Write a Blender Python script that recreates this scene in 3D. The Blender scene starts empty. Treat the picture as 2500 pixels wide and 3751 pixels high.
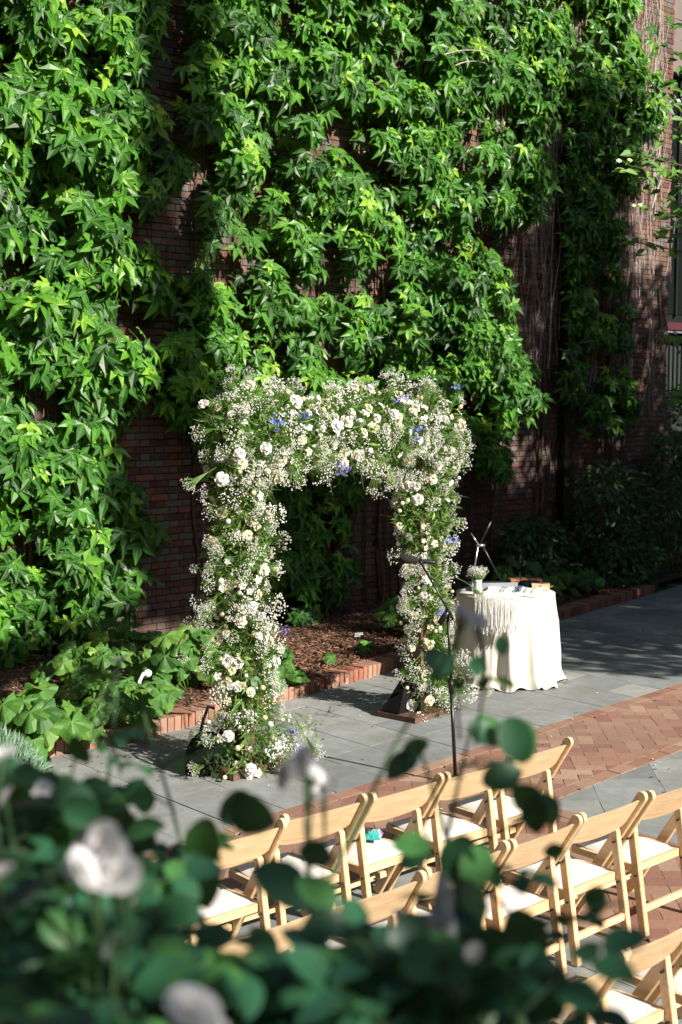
import bpy, math, random
import numpy as np
from mathutils import Vector, Matrix

SC = bpy.context.scene
R = math.radians
rnd = random.Random(7)
rng = np.random.default_rng(11)

# ------------------------------------------------------------------ camera, sky, sun, exposure
CAM = Vector((0, 0, 2.79))
th, pitch = R(48.2), R(5.09)
fh = Vector((math.cos(th), math.sin(th), 0))
rt = Vector((math.sin(th), -math.cos(th), 0))
fw = fh * math.cos(pitch) + Vector((0, 0, -math.sin(pitch)))
up = rt.cross(fw)
cam_d = bpy.data.cameras.new("camera")
cam_d.sensor_fit = 'HORIZONTAL'
cam_d.sensor_width = 24.0
cam_d.lens = 4778.0 / 2500 * 24
cam_d.clip_start = 0.05
cam_d.clip_end = 500
cam_d.dof.use_dof = True
cam_d.dof.focus_distance = 9.3
cam_d.dof.aperture_fstop = 3.4
cam_d.dof.aperture_blades = 9
cam = bpy.data.objects.new("camera", cam_d)
SC.collection.objects.link(cam)
m3 = Matrix((rt, up, -fw)).transposed()
cam.matrix_world = Matrix.Translation(CAM) @ m3.to_4x4()
SC.camera = cam

SUN_EL = R(31)
SX, SY = 0.17, -0.985                      # horizontal direction towards the sun
sdir = Vector((SX * math.cos(SUN_EL), SY * math.cos(SUN_EL), math.sin(SUN_EL))).normalized()
w = bpy.data.worlds.new("World")
SC.world = w
w.use_nodes = True
nt = w.node_tree
bg = nt.nodes["Background"]
sky = nt.nodes.new("ShaderNodeTexSky")
sky.sky_type = 'NISHITA'
sky.sun_disc = False
sky.sun_elevation = SUN_EL
sky.sun_rotation = math.atan2(SX, SY)
nt.links.new(sky.outputs[0], bg.inputs[0])
bg.inputs[1].default_value = 0.05
sl = bpy.data.lights.new("sun", 'SUN')
sl.energy = 5.0
sl.angle = R(0.55)
sl.color = (1.0, 0.93, 0.83)
so = bpy.data.objects.new("sun", sl)
SC.collection.objects.link(so)
so.rotation_euler = (-sdir).to_track_quat('-Z', 'Y').to_euler()
so.location = (5, -10, 20)
SC.view_settings.view_transform = 'Standard'
SC.view_settings.look = 'None'
SC.view_settings.gamma = 1.0
SC.view_settings.use_curve_mapping = False
SC.view_settings.exposure = 0.9
SC.cycles.max_bounces = 5
SC.cycles.diffuse_bounces = 2
SC.cycles.transparent_max_bounces = 6
SC.cycles.use_denoising = True

# ------------------------------------------------------------------ helpers
col = SC.collection


def empty(name, label, cat, loc=(0, 0, 0), rz=0.0, group=None, kind=None):
    o = bpy.data.objects.new(name, None)
    o.empty_display_size = 0.1
    col.objects.link(o)
    o.location = loc
    o.rotation_euler = (0, 0, rz)
    tag(o, label, cat, group, kind)
    return o


def tag(o, label=None, cat=None, group=None, kind=None):
    if label: o['label'] = label
    if cat: o['category'] = cat
    if group: o['group'] = group
    if kind: o['kind'] = kind
    return o


def link(name, me, mat=None, parent=None, mw=None, kind=None, label=None):
    if mat is not None and not me.materials:
        me.materials.append(mat)
    o = bpy.data.objects.new(name, me)
    col.objects.link(o)
    if parent is not None:
        o.parent = parent
    if mw is not None:
        o.matrix_local = mw
    if kind: o['kind'] = kind
    if label: o['label'] = label
    return o


def mesh_np(name, V, faces_idx, starts, tint=None, rib=None, smooth=False):
    me = bpy.data.meshes.new(name)
    V = np.asarray(V, dtype=np.float32)
    me.vertices.add(len(V))
    me.vertices.foreach_set('co', V.ravel())
    li = np.asarray(faces_idx, dtype=np.int32)
    me.loops.add(len(li))
    me.loops.foreach_set('vertex_index', li)
    me.polygons.add(len(starts))
    me.polygons.foreach_set('loop_start', np.asarray(starts, dtype=np.int32))
    me.polygons.foreach_set('use_smooth', np.full(len(starts), bool(smooth)))
    me.update(calc_edges=True)
    me.validate()
    if tint is not None:
        a = me.attributes.new('tint', 'FLOAT', 'POINT')
        a.data.foreach_set('value', np.asarray(tint, dtype=np.float32))
    if rib is not None:
        a = me.attributes.new('rib', 'FLOAT', 'POINT')
        a.data.foreach_set('value', np.asarray(rib, dtype=np.float32))
    return me


class T:
    """a mesh under construction: verts, faces, per-vertex tint and rib"""

    def __init__(s):
        s.v, s.f, s.t, s.r = [], [], [], []

    def add(s, vs, fs, tint=0.5, rib=None):
        n = len(s.v)
        s.v += [tuple(v) for v in vs]
        s.f += [tuple(i + n for i in f) for f in fs]
        s.t += [tint] * len(vs) if not hasattr(tint, '__len__') else list(tint)
        s.r += [0.0] * len(vs) if rib is None else list(rib)
        return s

    def box(s, c, d, M=None, tint=0.5):
        x, y, z = d[0] / 2, d[1] / 2, d[2] / 2
        vs = [Vector((c[0] + a * x, c[1] + b * y, c[2] + e * z)) for a in (-1, 1) for b in (-1, 1) for e in (-1, 1)]
        if M is not None: vs = [M @ v for v in vs]
        return s.add(vs, [(0, 1, 3, 2), (4, 6, 7, 5), (0, 4, 5, 1), (2, 3, 7, 6), (0, 2, 6, 4), (1, 5, 7, 3)], tint)

    def tube(s, pts, rad, n=6, tint=0.5, cap=True):
        pts = [Vector(p) for p in pts]
        rs = rad if hasattr(rad, '__len__') else [rad] * len(pts)
        vs, fs = [], []
        prev = None
        for i, p in enumerate(pts):
            d = (pts[min(i + 1, len(pts) - 1)] - pts[max(i - 1, 0)]).normalized()
            a = Vector((0, 0, 1)) if abs(d.z) < .9 else Vector((1, 0, 0))
            if prev is not None: a = prev
            u = (a - d * a.dot(d)).normalized()
            prev = u
            v = d.cross(u)
            for k in range(n):
                an = 2 * math.pi * k / n
                vs.append(p + (u * math.cos(an) + v * math.sin(an)) * rs[i])
        for i in range(len(pts) - 1):
            for k in range(n):
                fs.append((i * n + k, i * n + (k + 1) % n, (i + 1) * n + (k + 1) % n, (i + 1) * n + k))
        if cap:
            fs.append(tuple(range(n))[::-1])
            fs.append(tuple((len(pts) - 1) * n + k for k in range(n)))
        return s.add(vs, fs, tint)

    def lathe(s, prof, n=20, c=(0, 0, 0), M=None, tint=0.5):
        vs, fs = [], []
        for (r, z) in prof:
            for k in range(n):
                a = 2 * math.pi * k / n
                v = Vector((c[0] + r * math.cos(a), c[1] + r * math.sin(a), c[2] + z))
                vs.append(M @ v if M is not None else v)
        for i in range(len(prof) - 1):
            for k in range(n):
                fs.append((i * n + k, i * n + (k + 1) % n, (i + 1) * n + (k + 1) % n, (i + 1) * n + k))
        fs.append(tuple(range(n))[::-1])
        fs.append(tuple((len(prof) - 1) * n + k for k in range(n)))
        return s.add(vs, fs, tint)

    def prism(s, poly, z0, z1, tint=0.5, M=None, bottom=False):
        n = len(poly)
        a = sum(poly[i][0] * poly[(i + 1) % n][1] - poly[(i + 1) % n][0] * poly[i][1] for i in range(n))
        if a < 0: poly = poly[::-1]
        vs = [Vector((p[0], p[1], z0)) for p in poly] + [Vector((p[0], p[1], z1)) for p in poly]
        if M is not None: vs = [M @ v for v in vs]
        fs = [tuple(range(n, 2 * n))] + [(i, (i + 1) % n, n + (i + 1) % n, n + i) for i in range(n)]
        if bottom: fs.append(tuple(range(n))[::-1])
        return s.add(vs, fs, tint)

    def mesh(s, name, smooth=False):
        li, st = [], []
        for f in s.f:
            st.append(len(li)); li += f
        return mesh_np(name, np.array(s.v), li, st, s.t, s.r, smooth)

    def arrays(s):
        li, st = [], []
        for f in s.f:
            st.append(len(li)); li += f
        return np.array(s.v, dtype=np.float64), np.array(li), np.array(st), np.array(s.t), np.array(s.r)

    def obj(s, name, mat, parent=None, smooth=False, kind=None, label=None, mw=None):
        return link(name, s.mesh(name, smooth), mat, parent, mw, kind, label)


def scatter(name, temps, which, M, tints, mat, parent=None, kind='stuff', smooth=False, tint_add=True):
    """joins many instances of small templates: M (n,3,4), which (n,), tints (n,)"""
    Vs, Ls, Ss, Ts, Rs = [], [], [], [], []
    vo = lo = 0
    for k, t in enumerate(temps):
        idx = np.where(which == k)[0]
        if len(idx) == 0: continue
        V, li, st, tt, rr = t.arrays()
        m = M[idx]
        P = np.einsum('nij,vj->nvi', m[:, :, :3], V) + m[:, None, :, 3]
        n, nv = len(idx), len(V)
        Vs.append(P.reshape(-1, 3))
        off = (np.arange(n) * nv)[:, None]
        Ls.append((li[None, :] + off + vo).ravel())
        Ss.append((st[None, :] + (np.arange(n) * len(li))[:, None] + lo).ravel())
        base = tt[None, :] - 0.5 if tint_add else np.zeros((1, nv))
        Ts.append((tints[idx][:, None] + base).ravel())
        Rs.append(np.broadcast_to(rr[None, :], (n, nv)).ravel())
        vo += n * nv
        lo += n * len(li)
    me = mesh_np(name, np.concatenate(Vs), np.concatenate(Ls), np.concatenate(Ss), np.concatenate(Ts), np.concatenate(Rs), smooth)
    return link(name, me, mat, parent, None, kind)


def frames(pos, normal, tip, scale):
    """matrices whose local +y runs to the tip and local +z along the normal"""
    n = normal / np.linalg.norm(normal, axis=1, keepdims=True)
    t = tip - n * (tip * n).sum(1, keepdims=True)
    t = t / np.linalg.norm(t, axis=1, keepdims=True)
    x = np.cross(t, n)
    M = np.zeros((len(pos), 3, 4))
    s = np.asarray(scale)[:, None]
    M[:, :, 0], M[:, :, 1], M[:, :, 2], M[:, :, 3] = x * s, t * s, n * s, pos
    return M


def mat4(m):
    return Matrix([list(m[0]), list(m[1]), list(m[2]), [0, 0, 0, 1]])


def inpoly(P, poly):
    x, y = P[:, 0], P[:, 1]
    r = np.zeros(len(P), dtype=bool)
    n = len(poly)
    for i in range(n):
        x1, y1 = poly[i]; x2, y2 = poly[(i + 1) % n]
        c = ((y1 > y) != (y2 > y)) & (x < (x2 - x1) * (y - y1) / (y2 - y1 + 1e-12) + x1)
        r ^= c
    return r


def clip(poly, a, b, c):
    """keep the side a*x+b*y+c >= 0"""
    out = []
    n = len(poly)
    for i in range(n):
        p, q = poly[i], poly[(i + 1) % n]
        dp, dq = a * p[0] + b * p[1] + c, a * q[0] + b * q[1] + c
        if dp >= 0: out.append(p)
        if (dp >= 0) != (dq >= 0):
            k = dp / (dp - dq)
            out.append((p[0] + (q[0] - p[0]) * k, p[1] + (q[1] - p[1]) * k))
    return out


def area(poly):
    return abs(sum(poly[i][0] * poly[(i + 1) % len(poly)][1] - poly[(i + 1) % len(poly)][0] * poly[i][1] for i in range(len(poly)))) / 2 if len(poly) > 2 else 0


_w = [(rng.uniform(0, 6.28), rng.uniform(0, 6.28), rng.uniform(0, 6.28)) for _ in range(12)]


def noise2(x, y, sc=1.0, seed=0):
    r = 0
    for k in range(5):
        a, b, c = _w[(k + seed) % 12]
        r = r + np.sin((x * math.cos(a * 3 + seed) + y * math.sin(a * 3 + seed)) * sc * (1 + .6 * k) + b + 2 * np.sin((x * math.sin(c) - y * math.cos(c)) * sc * .7 + c)) / (1 + .35 * k)
    return r / 3.2


# ------------------------------------------------------------------ materials
def nodemat(name):
    m = bpy.data.materials.new(name)
    m.use_nodes = True
    b = m.node_tree.nodes["Principled BSDF"]
    return m, m.node_tree, b


def N(nt, kind, **kw):
    n = nt.nodes.new(kind)
    for k, v in kw.items():
        setattr(n, k, v)
    return n


def ramp(nt, fac, stops):
    r = nt.nodes.new("ShaderNodeValToRGB")
    while len(r.color_ramp.elements) < len(stops):
        r.color_ramp.elements.new(0.5)
    for e, (p, c) in zip(r.color_ramp.elements, stops):
        e.position = p
        e.color = (c[0], c[1], c[2], 1)
    nt.links.new(fac, r.inputs[0])
    return r.outputs[0]


def tint_of(nt, nm='tint'):
    a = nt.nodes.new("ShaderNodeAttribute")
    a.attribute_name = nm
    return a.outputs['Fac']


def noise_node(nt, scale, detail=4, rough=.55, dist=0, coord='Object'):
    tc = nt.nodes.new("ShaderNodeTexCoord")
    n = nt.nodes.new("ShaderNodeTexNoise")
    n.inputs['Scale'].default_value = scale
    n.inputs['Detail'].default_value = detail
    n.inputs['Roughness'].default_value = rough
    n.inputs['Distortion'].default_value = dist
    nt.links.new(tc.outputs[coord], n.inputs['Vector'])
    return n


def mixc(nt, fac, a, b, mode='MIX'):
    m = nt.nodes.new("ShaderNodeMix")
    m.data_type = 'RGBA'
    m.blend_type = mode
    for sock, v in ((m.inputs['Factor'], fac), (m.inputs['A'], a), (m.inputs['B'], b)):
        if isinstance(v, (int, float)): sock.default_value = v
        elif isinstance(v, tuple): sock.default_value = (*v, 1)
        else: nt.links.new(v, sock)
    return m.outputs['Result']


def bump(nt, b, h, strength=.3, dist=.01):
    n = nt.nodes.new("ShaderNodeBump")
    n.inputs['Strength'].default_value = strength
    n.inputs['Distance'].default_value = dist
    nt.links.new(h, n.inputs['Height'])
    nt.links.new(n.outputs[0], b.inputs['Normal'])


def leaf_mat(name, stops, rough=.42, trans=.3, ribc=None, spec=.5):
    m, nt, b = nodemat(name)
    c = ramp(nt, tint_of(nt), stops)
    if ribc:
        rib = tint_of(nt, 'rib')
        mm = N(nt, "ShaderNodeMapRange")
        mm.inputs[1].default_value = .75; mm.inputs[2].default_value = 1.0
        mm.inputs[4].default_value = .6
        nt.links.new(rib, mm.inputs[0])
        c = mixc(nt, mm.outputs[0], c, ribc)
    nz = noise_node(nt, 30, 2)
    c = mixc(nt, .35, c, nz.outputs['Fac'], 'OVERLAY')
    nt.links.new(c, b.inputs['Base Color'])
    b.inputs['Roughness'].default_value = rough
    b.inputs['Specular IOR Level'].default_value = spec
    tr = nt.nodes.new("ShaderNodeBsdfTranslucent")
    bright = mixc(nt, .5, c, (.35, .6, .04), 'MIX')
    nt.links.new(bright, tr.inputs[0])
    mx = nt.nodes.new("ShaderNodeMixShader")
    mx.inputs[0].default_value = trans
    nt.links.new(b.outputs[0], mx.inputs[1])
    nt.links.new(tr.outputs[0], mx.inputs[2])
    nt.links.new(mx.outputs[0], nt.nodes["Material Output"].inputs[0])
    return m


def plain(name, c, rough=.5, metal=0.0, spec=.5, nscale=None, namt=.25, bumpd=None, sheen=0):
    m, nt, b = nodemat(name)
    if nscale:
        nz = noise_node(nt, nscale, 5)
        cc = mixc(nt, nz.outputs['Fac'], tuple(x * (1 - namt) for x in c), tuple(min(1, x * (1 + namt)) for x in c))
        nt.links.new(cc, b.inputs['Base Color'])
        if bumpd: bump(nt, b, nz.outputs['Fac'], .5, bumpd)
    else:
        b.inputs['Base Color'].default_value = (*c, 1)
    b.inputs['Roughness'].default_value = rough
    b.inputs['Metallic'].default_value = metal
    b.inputs['Specular IOR Level'].default_value = spec
    return m


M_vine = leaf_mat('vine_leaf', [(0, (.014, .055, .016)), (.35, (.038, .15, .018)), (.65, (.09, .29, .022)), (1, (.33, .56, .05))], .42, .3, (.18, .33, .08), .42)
M_mallow = leaf_mat('mallow_leaf', [(0, (.03, .09, .02)), (.5, (.075, .2, .035)), (1, (.2, .34, .05))], .5, .25, (.2, .36, .1), .35)
M_rose_leaf = leaf_mat('rose_leaf', [(0, (.014, .06, .035)), (.6, (.035, .14, .065)), (1, (.09, .27, .07))], .42, .25, None, .45)
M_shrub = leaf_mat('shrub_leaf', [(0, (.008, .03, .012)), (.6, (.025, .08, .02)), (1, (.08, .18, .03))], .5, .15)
M_fern = leaf_mat('arch_greenery', [(0, (.035, .09, .02)), (.5, (.12, .25, .045)), (1, (.36, .48, .15))], .5, .3)
M_euca = leaf_mat('eucalyptus_leaf', [(0, (.1, .2, .13)), (1, (.28, .38, .3))], .5, .15)
M_lav = leaf_mat('lavender_foliage', [(0, (.09, .2, .11)), (1, (.32, .48, .34))], .6, .15)
M_petal = leaf_mat('white_petal', [(0, (.5, .5, .2)), (.3, (.8, .74, .5)), (.6, (.85, .83, .76)), (1, (.88, .88, .88))], .6, .25, None, .2)
M_petal.node_tree.nodes["Principled BSDF"].inputs['Subsurface Weight'].default_value = 0.0
for n_ in M_petal.node_tree.nodes:
    if n_.type == 'MIX' and n_.blend_type == 'MIX':
        n_.inputs['B'].default_value = (.9, .9, .8, 1)
M_bloom = leaf_mat('rose_petal', [(0, (.6, .6, .3)), (.5, (.88, .88, .86)), (1, (.93, .93, .93))], .6, .35, None, .2)
for n_ in M_bloom.node_tree.nodes:
    if n_.type == 'MIX' and n_.blend_type == 'MIX':
        n_.inputs['B'].default_value = (.95, .95, .95, 1)
    if n_.type == 'MIX' and n_.blend_type == 'OVERLAY':
        n_.inputs['Factor'].default_value = 0
M_blue = plain('blue_petal', (.16, .2, .58), .6, nscale=40, namt=.5)
M_bark = plain('bark', (.10, .065, .045), .9, nscale=14, namt=.5, bumpd=.01)
M_twig = plain('dry_twig', (.5, .42, .36), .9, nscale=9, namt=.45)
M_twig_dk = plain('vine_stem', (.13, .085, .06), .9, nscale=9, namt=.4)
M_green_stem = plain('green_stem', (.045, .1, .035), .6, nscale=9)


def wood_mat(name, c1, c2, rough=.38):
    m, nt, b = nodemat(name)
    tc = nt.nodes.new("ShaderNodeTexCoord")
    mp = nt.nodes.new("ShaderNodeMapping")
    mp.inputs['Scale'].default_value = (6, 60, 60)
    nt.links.new(tc.outputs['Object'], mp.inputs[0])
    nz = nt.nodes.new("ShaderNodeTexNoise")
    nz.inputs['Scale'].default_value = 1.0
    nz.inputs['Detail'].default_value = 5
    nt.links.new(mp.outputs[0], nz.inputs['Vector'])
    oi = nt.nodes.new("ShaderNodeObjectInfo")
    c = ramp(nt, nz.outputs['Fac'], [(.3, c1), (.7, c2)])
    big = noise_node(nt, 3, 2)
    c = mixc(nt, .25, c, big.outputs['Fac'], 'OVERLAY')
    v = N(nt, "ShaderNodeHueSaturation")
    mr = N(nt, "ShaderNodeMapRange")
    mr.inputs[3].default_value = .86; mr.inputs[4].default_value = 1.1
    nt.links.new(oi.outputs['Random'], mr.inputs[0])
    nt.links.new(mr.outputs[0], v.inputs['Value'])
    nt.links.new(c, v.inputs['Color'])
    nt.links.new(v.outputs[0], b.inputs['Base Color'])
    b.inputs['Roughness'].default_value = rough
    bump(nt, b, nz.outputs['Fac'], .15, .001)
    return m


M_beech = wood_mat('varnished_beech', (.64, .44, .24), (.80, .60, .37))
M_dkwood = wood_mat('dark_plank', (.07, .04, .028), (.16, .09, .06), .7)
M_boxwood = wood_mat('box_wood', (.38, .15, .07), (.52, .24, .12), .45)
M_vinyl = plain('cream_vinyl', (.76, .73, .68), .5, nscale=12, namt=.04, bumpd=.002)
M_black = plain('black_metal', (.012, .012, .014), .35, .0, .5)
M_blackcloth = plain('black_cloth', (.008, .008, .009), .95, spec=.1, nscale=60, namt=.4)
M_steel = plain('brushed_steel', (.5, .52, .55), .3, .9)
M_greymetal = plain('grey_enamel', (.28, .31, .33), .45, .2, nscale=8, namt=.1)
M_rubber = plain('foam_windscreen', (.014, .014, .015), .95, nscale=200, namt=.5)
M_whitecer = plain('white_ceramic', (.8, .8, .78), .3)


def brick_mat(name, stops, rough=.85, sc=18, amt=.5, moss=False, dirt=None):
    m, nt, b = nodemat(name)
    c = ramp(nt, tint_of(nt), stops)
    nz = noise_node(nt, sc, 6, .65)
    c = mixc(nt, amt, c, nz.outputs['Fac'], 'OVERLAY')
    nb = noise_node(nt, 1.1, 6, .65)
    gp = nt.nodes.new('ShaderNodeNewGeometry')
    nt.links.new(gp.outputs['Position'], nb.inputs['Vector'])
    st = N(nt, "ShaderNodeMapRange")
    st.inputs[1].default_value = .35; st.inputs[2].default_value = .75
    st.inputs[1].default_value = .4; st.inputs[2].default_value = .68
    st.inputs[3].default_value = 0; st.inputs[4].default_value = .65
    nt.links.new(nb.outputs['Fac'], st.inputs[0])
    if dirt: c = mixc(nt, st.outputs[0], c, dirt)
    nt.links.new(c, b.inputs['Base Color'])
    b.inputs['Roughness'].default_value = rough
    b.inputs['Specular IOR Level'].default_value = .3
    bump(nt, b, nz.outputs['Fac'], .5, .004)
    return m


M_brick = brick_mat('wall_brick', [(0, (.065, .032, .026)), (.35, (.125, .055, .04)), (.6, (.21, .09, .065)), (.8, (.10, .085, .08)), (1, (.14, .135, .13))], dirt=(.17, .14, .12))
M_paver = brick_mat('clay_paver', [(0, (.22, .10, .08)), (.35, (.27, .14, .10)), (.7, (.32, .195, .14)), (1, (.38, .26, .19))], .85, 26, .35, dirt=(.24, .17, .12))
M_edge = brick_mat('edging_brick', [(0, (.2, .065, .042)), (.6, (.31, .12, .075)), (1, (.38, .22, .15))], .85, 22, .5, dirt=(.3, .24, .18))
M_slab = brick_mat('bluestone', [(0, (.195, .215, .222)), (.5, (.26, .28, .282)), (1, (.33, .34, .33))], .75, 7, .45, dirt=(.15, .15, .125))
M_mortar = plain('lime_mortar', (.34, .31, .27), .95, nscale=20, namt=.2, bumpd=.004)
M_joint = plain('joint_sand', (.05, .055, .035), .95, nscale=30, namt=.5)
M_mulch = brick_mat('wood_mulch', [(0, (.06, .028, .016)), (.5, (.15, .075, .045)), (1, (.30, .17, .11))], .9, 60, .4)
M_soil = plain('bed_soil', (.05, .03, .02), .95, nscale=25, namt=.5, bumpd=.02)
M_sidebrick = plain('plain_red_brick', (.2, .09, .07), .9, nscale=6, namt=.3)
M_darkstone = plain('dark_painted_boards', (.018, .024, .022), .8, nscale=3, namt=.3)
M_stucco = plain('taupe_stucco', (.17, .14, .125), .9, nscale=3, namt=.25)
M_maroon = plain('maroon_paint', (.07, .014, .025), .5, nscale=6)
M_glassdk = plain('dark_window_glass', (.01, .012, .012), .08, 0, .6)
M_ironbar = plain('green_black_iron', (.008, .012, .01), .8, spec=.15)


def cloth_mat():
    m, nt, b = nodemat('ivory_linen')
    nz = noise_node(nt, 5, 3)
    c = mixc(nt, nz.outputs['Fac'], (.62, .58, .51), (.71, .67, .60))
    nt.links.new(c, b.inputs['Base Color'])
    b.inputs['Roughness'].default_value = .75
    b.inputs['Sheen Weight'].default_value = .2
    wv = noise_node(nt, 260, 2)
    bump(nt, b, wv.outputs['Fac'], .15, .002)
    return m


M_linen = cloth_mat()

# ------------------------------------------------------------------ ground
g = T()
g.add([(-60, -60, -.02), (80, -60, -.02), (80, 60, -.02), (-60, 60, -.02)], [(0, 1, 2, 3)])
o = g.obj('ground', M_joint)
tag(o, kind='structure')

SH = 0.084                                    # the paving runs out of square with the wall


def shr(p): return (p[0], p[1] + SH * (p[0] - 8.0))


def gm(x, y): return math.hypot(x, y)


def piece_objs(polys, name, parent, mat, z, gap, limit, tint_fn, thick=.045, prox=True):
    """polys -> slabs or bricks with open joints: the nearest ones as objects, the rest joined"""
    items = []
    for p in polys:
        if area(p) < .0025: continue
        c = (sum(q[0] for q in p) / len(p), sum(q[1] for q in p) / len(p))
        u = c[0] * fh.x + c[1] * fh.y
        v = c[0] * rt.x + c[1] * rt.y
        vis = u > 3.5 and abs(v) < .29 * u + .5
        items.append((0 if vis else 1, gm(*c), p, c))
    items.sort(key=lambda a: (a[0], a[1]))
    rest = T()
    for k, (nv, d, p, c) in enumerate(items):
        q = [(a[0] - c[0], a[1] - c[1]) for a in p]
        # inset for the joint
        q2 = []
        for a in q:
            l = math.hypot(*a)
            q2.append((a[0] - math.copysign(min(gap, abs(a[0])), a[0]) * .9, a[1] - math.copysign(min(gap, abs(a[1])), a[1]) * .9))
        t = tint_fn()
        dz = rnd.uniform(-.0018, .0018)
        tx, ty = rnd.gauss(0, .0018), rnd.gauss(0, .0018)
        if k < limit and nv == 0:
            me = T().prism(q2, -thick, 0, t).mesh(name)
            o = link(name, me, mat, parent, Matrix.Translation((c[0], c[1], z + dz)) @ Matrix.Rotation(tx, 4, 'X') @ Matrix.Rotation(ty, 4, 'Y'))
        else:
            rest.prism([(a[0] + c[0], a[1] + c[1]) for a in q2], z - thick, z + dz, t)
    if rest.v: rest.obj(name + '_field', mat, parent, kind='stuff')


def struct_empty(name, label=None):
    o = bpy.data.objects.new(name, None)
    col.objects.link(o)
    o['kind'] = 'structure'
    if label: o['label'] = label
    return o


BX0, BX1, BT0, BT1 = 5.355, 6.855, 5.67, 6.89
patio = struct_empty('flagstone_patio', 'grey bluestone slab paving between the bed and the brick band')
# bed edge (front line of the edging)
BED = [(2.0, 8.80), (4.92, 8.90), (5.6, 8.88), (6.3, 8.93), (7.54, 9.13), (8.74, 9.33), (10.4, 9.68), (12.7, 10.15), (15.5, 10.7), (19, 11.4)]


def bed_y(x):
    for (a, b), (c, d) in zip(BED, BED[1:]):
        if a <= x <= c: return b + (d - b) * (x - a) / (c - a)
    return BED[-1][1] if x > 10 else BED[0][1]


slabs = []
xs = [2.6]
for w_ in [.52, .5, .47, .49, .42, .46, .51, .5, .5, .5, .48, .55, .45, .5, .52, .46, .5, .54, .48, .5, .5, .47, .53, .5, .5, .5, .5, .5, .5, .5, .5]:
    xs.append(xs[-1] + w_)
for i in range(len(xs) - 1):
    t = BT1 + .004 - rnd.uniform(0, .35)
    while t < 11.3:
        l = rnd.choice([.36, .55, .62, .72, .8, .95])
        p = [shr((xs[i], t)), shr((xs[i + 1], t)), shr((xs[i + 1], t + l)), shr((xs[i], t + l))]
        p = clip(p, -SH, 1, -(BT1 - SH * 8.0))              # above the band
        xm = (xs[i] + xs[i + 1]) / 2
        y0, y1 = bed_y(xs[i]), bed_y(xs[i + 1])
        s = (y1 - y0) / (xs[i + 1] - xs[i])
        p = clip(p, s, -1, y0 - s * xs[i])                 # below the bed
        if len(p) > 2: slabs.append(p)
        t += l
# slabs left of / below the brick bands
for i in range(len(xs) - 1):
    if xs[i] >= BX0: break
    t = 0.5 + rnd.uniform(0, .4)
    x1 = min(xs[i + 1], BX0)
    while t < BT0:
        l = rnd.choice([.45, .55, .62, .72, .8])
        p = [shr((xs[i], t)), shr((x1, t)), shr((x1, min(t + l, BT0))), shr((xs[i], min(t + l, BT0)))]
        slabs.append(p)
        t += l
# diagonal slabs right of the band
q = math.sqrt(.5)
for i in range(-14, 40):
    for j in range(-40, 14):
        a0, b0 = 1.83 * q + (i - 6) * .5, 12.6 * q + (j) * .54
        pp = [(a0, b0), (a0 + .5, b0), (a0 + .5, b0 + .54), (a0, b0 + .54)]
        p = [((a + b) * q, (b - a) * q) for a, b in pp]
        p = clip(p, 1, 0, -BX1)
        if len(p) > 2: p = clip(p, SH, -1, BT0 - SH * 8.0)
        if len(p) > 2 and all(0 < c[1] and c[0] < 13 for c in p): slabs.append(p)
piece_objs(slabs, 'flagstone', patio, M_slab, 0.0, .0035, 290, lambda: min(1, max(0, rnd.gauss(.5, .3))))

band = struct_empty('brick_paving_band', 'red herringbone brick band across the patio')
pav = []


def band_clip(p, reg):
    if reg == 1:
        p = clip(p, SH, -1, (BT1 - .125) - SH * 8.0)
        if len(p) > 2: p = clip(p, -SH, 1, -((BT0 + .125) - SH * 8.0))
    else:
        p = clip(p, -1, 0, BX1 - .125)
        if len(p) > 2: p = clip(p, 1, 0, -(BX0 + .125))
        if len(p) > 2: p = clip(p, SH, -1, (BT0 - .0) - SH * 8.0)
    return p


W_, L_ = .122, .244
for i in range(-10, 120):
    for j in range(-110, 90):
        m_ = (i - j) % 4
        if m_ == 0: rect = (i * W_, j * W_, L_, W_)
        elif m_ == 3: rect = (i * W_, j * W_, W_, L_)
        else: continue
        a0, b0, da, db = rect
        a0 += 0.0; b0 += 5.0
        p = [((a + b) * q, (b - a) * q) for a, b in [(a0, b0), (a0 + da, b0), (a0 + da, b0 + db), (a0, b0 + db)]]
        cx_, cy_ = p[0]
        if not (3 < cx_ < 15 and .3 < cy_ < 8): continue
        r1 = band_clip(p, 1)
        if len(r1) > 2: pav.append(r1)
        r2 = band_clip(p, 2)
        if len(r2) > 2: pav.append(r2)
x = 3.2
while x < 15:
    l = L_
    for t0 in (BT1 - .122, BT0):
        if t0 == BT0 and BX0 + .13 < x < BX1 - .3: continue
        pav.append([shr((x, t0)), shr((x + l, t0)), shr((x + l, t0 + .122)), shr((x, t0 + .122))])
    x += l
y = 1.0
while y < BT0 - .25:
    for x0 in (BX0, BX1 - .122):
        pav.append([(x0, y), (x0 + .122, y), (x0 + .122, y + L_), (x0, y + L_)])
    y += L_
piece_objs(pav, 'paver', band, M_paver, .002, .0032, 300, lambda: min(1, max(0, rnd.gauss(.5, .27))))

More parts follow.
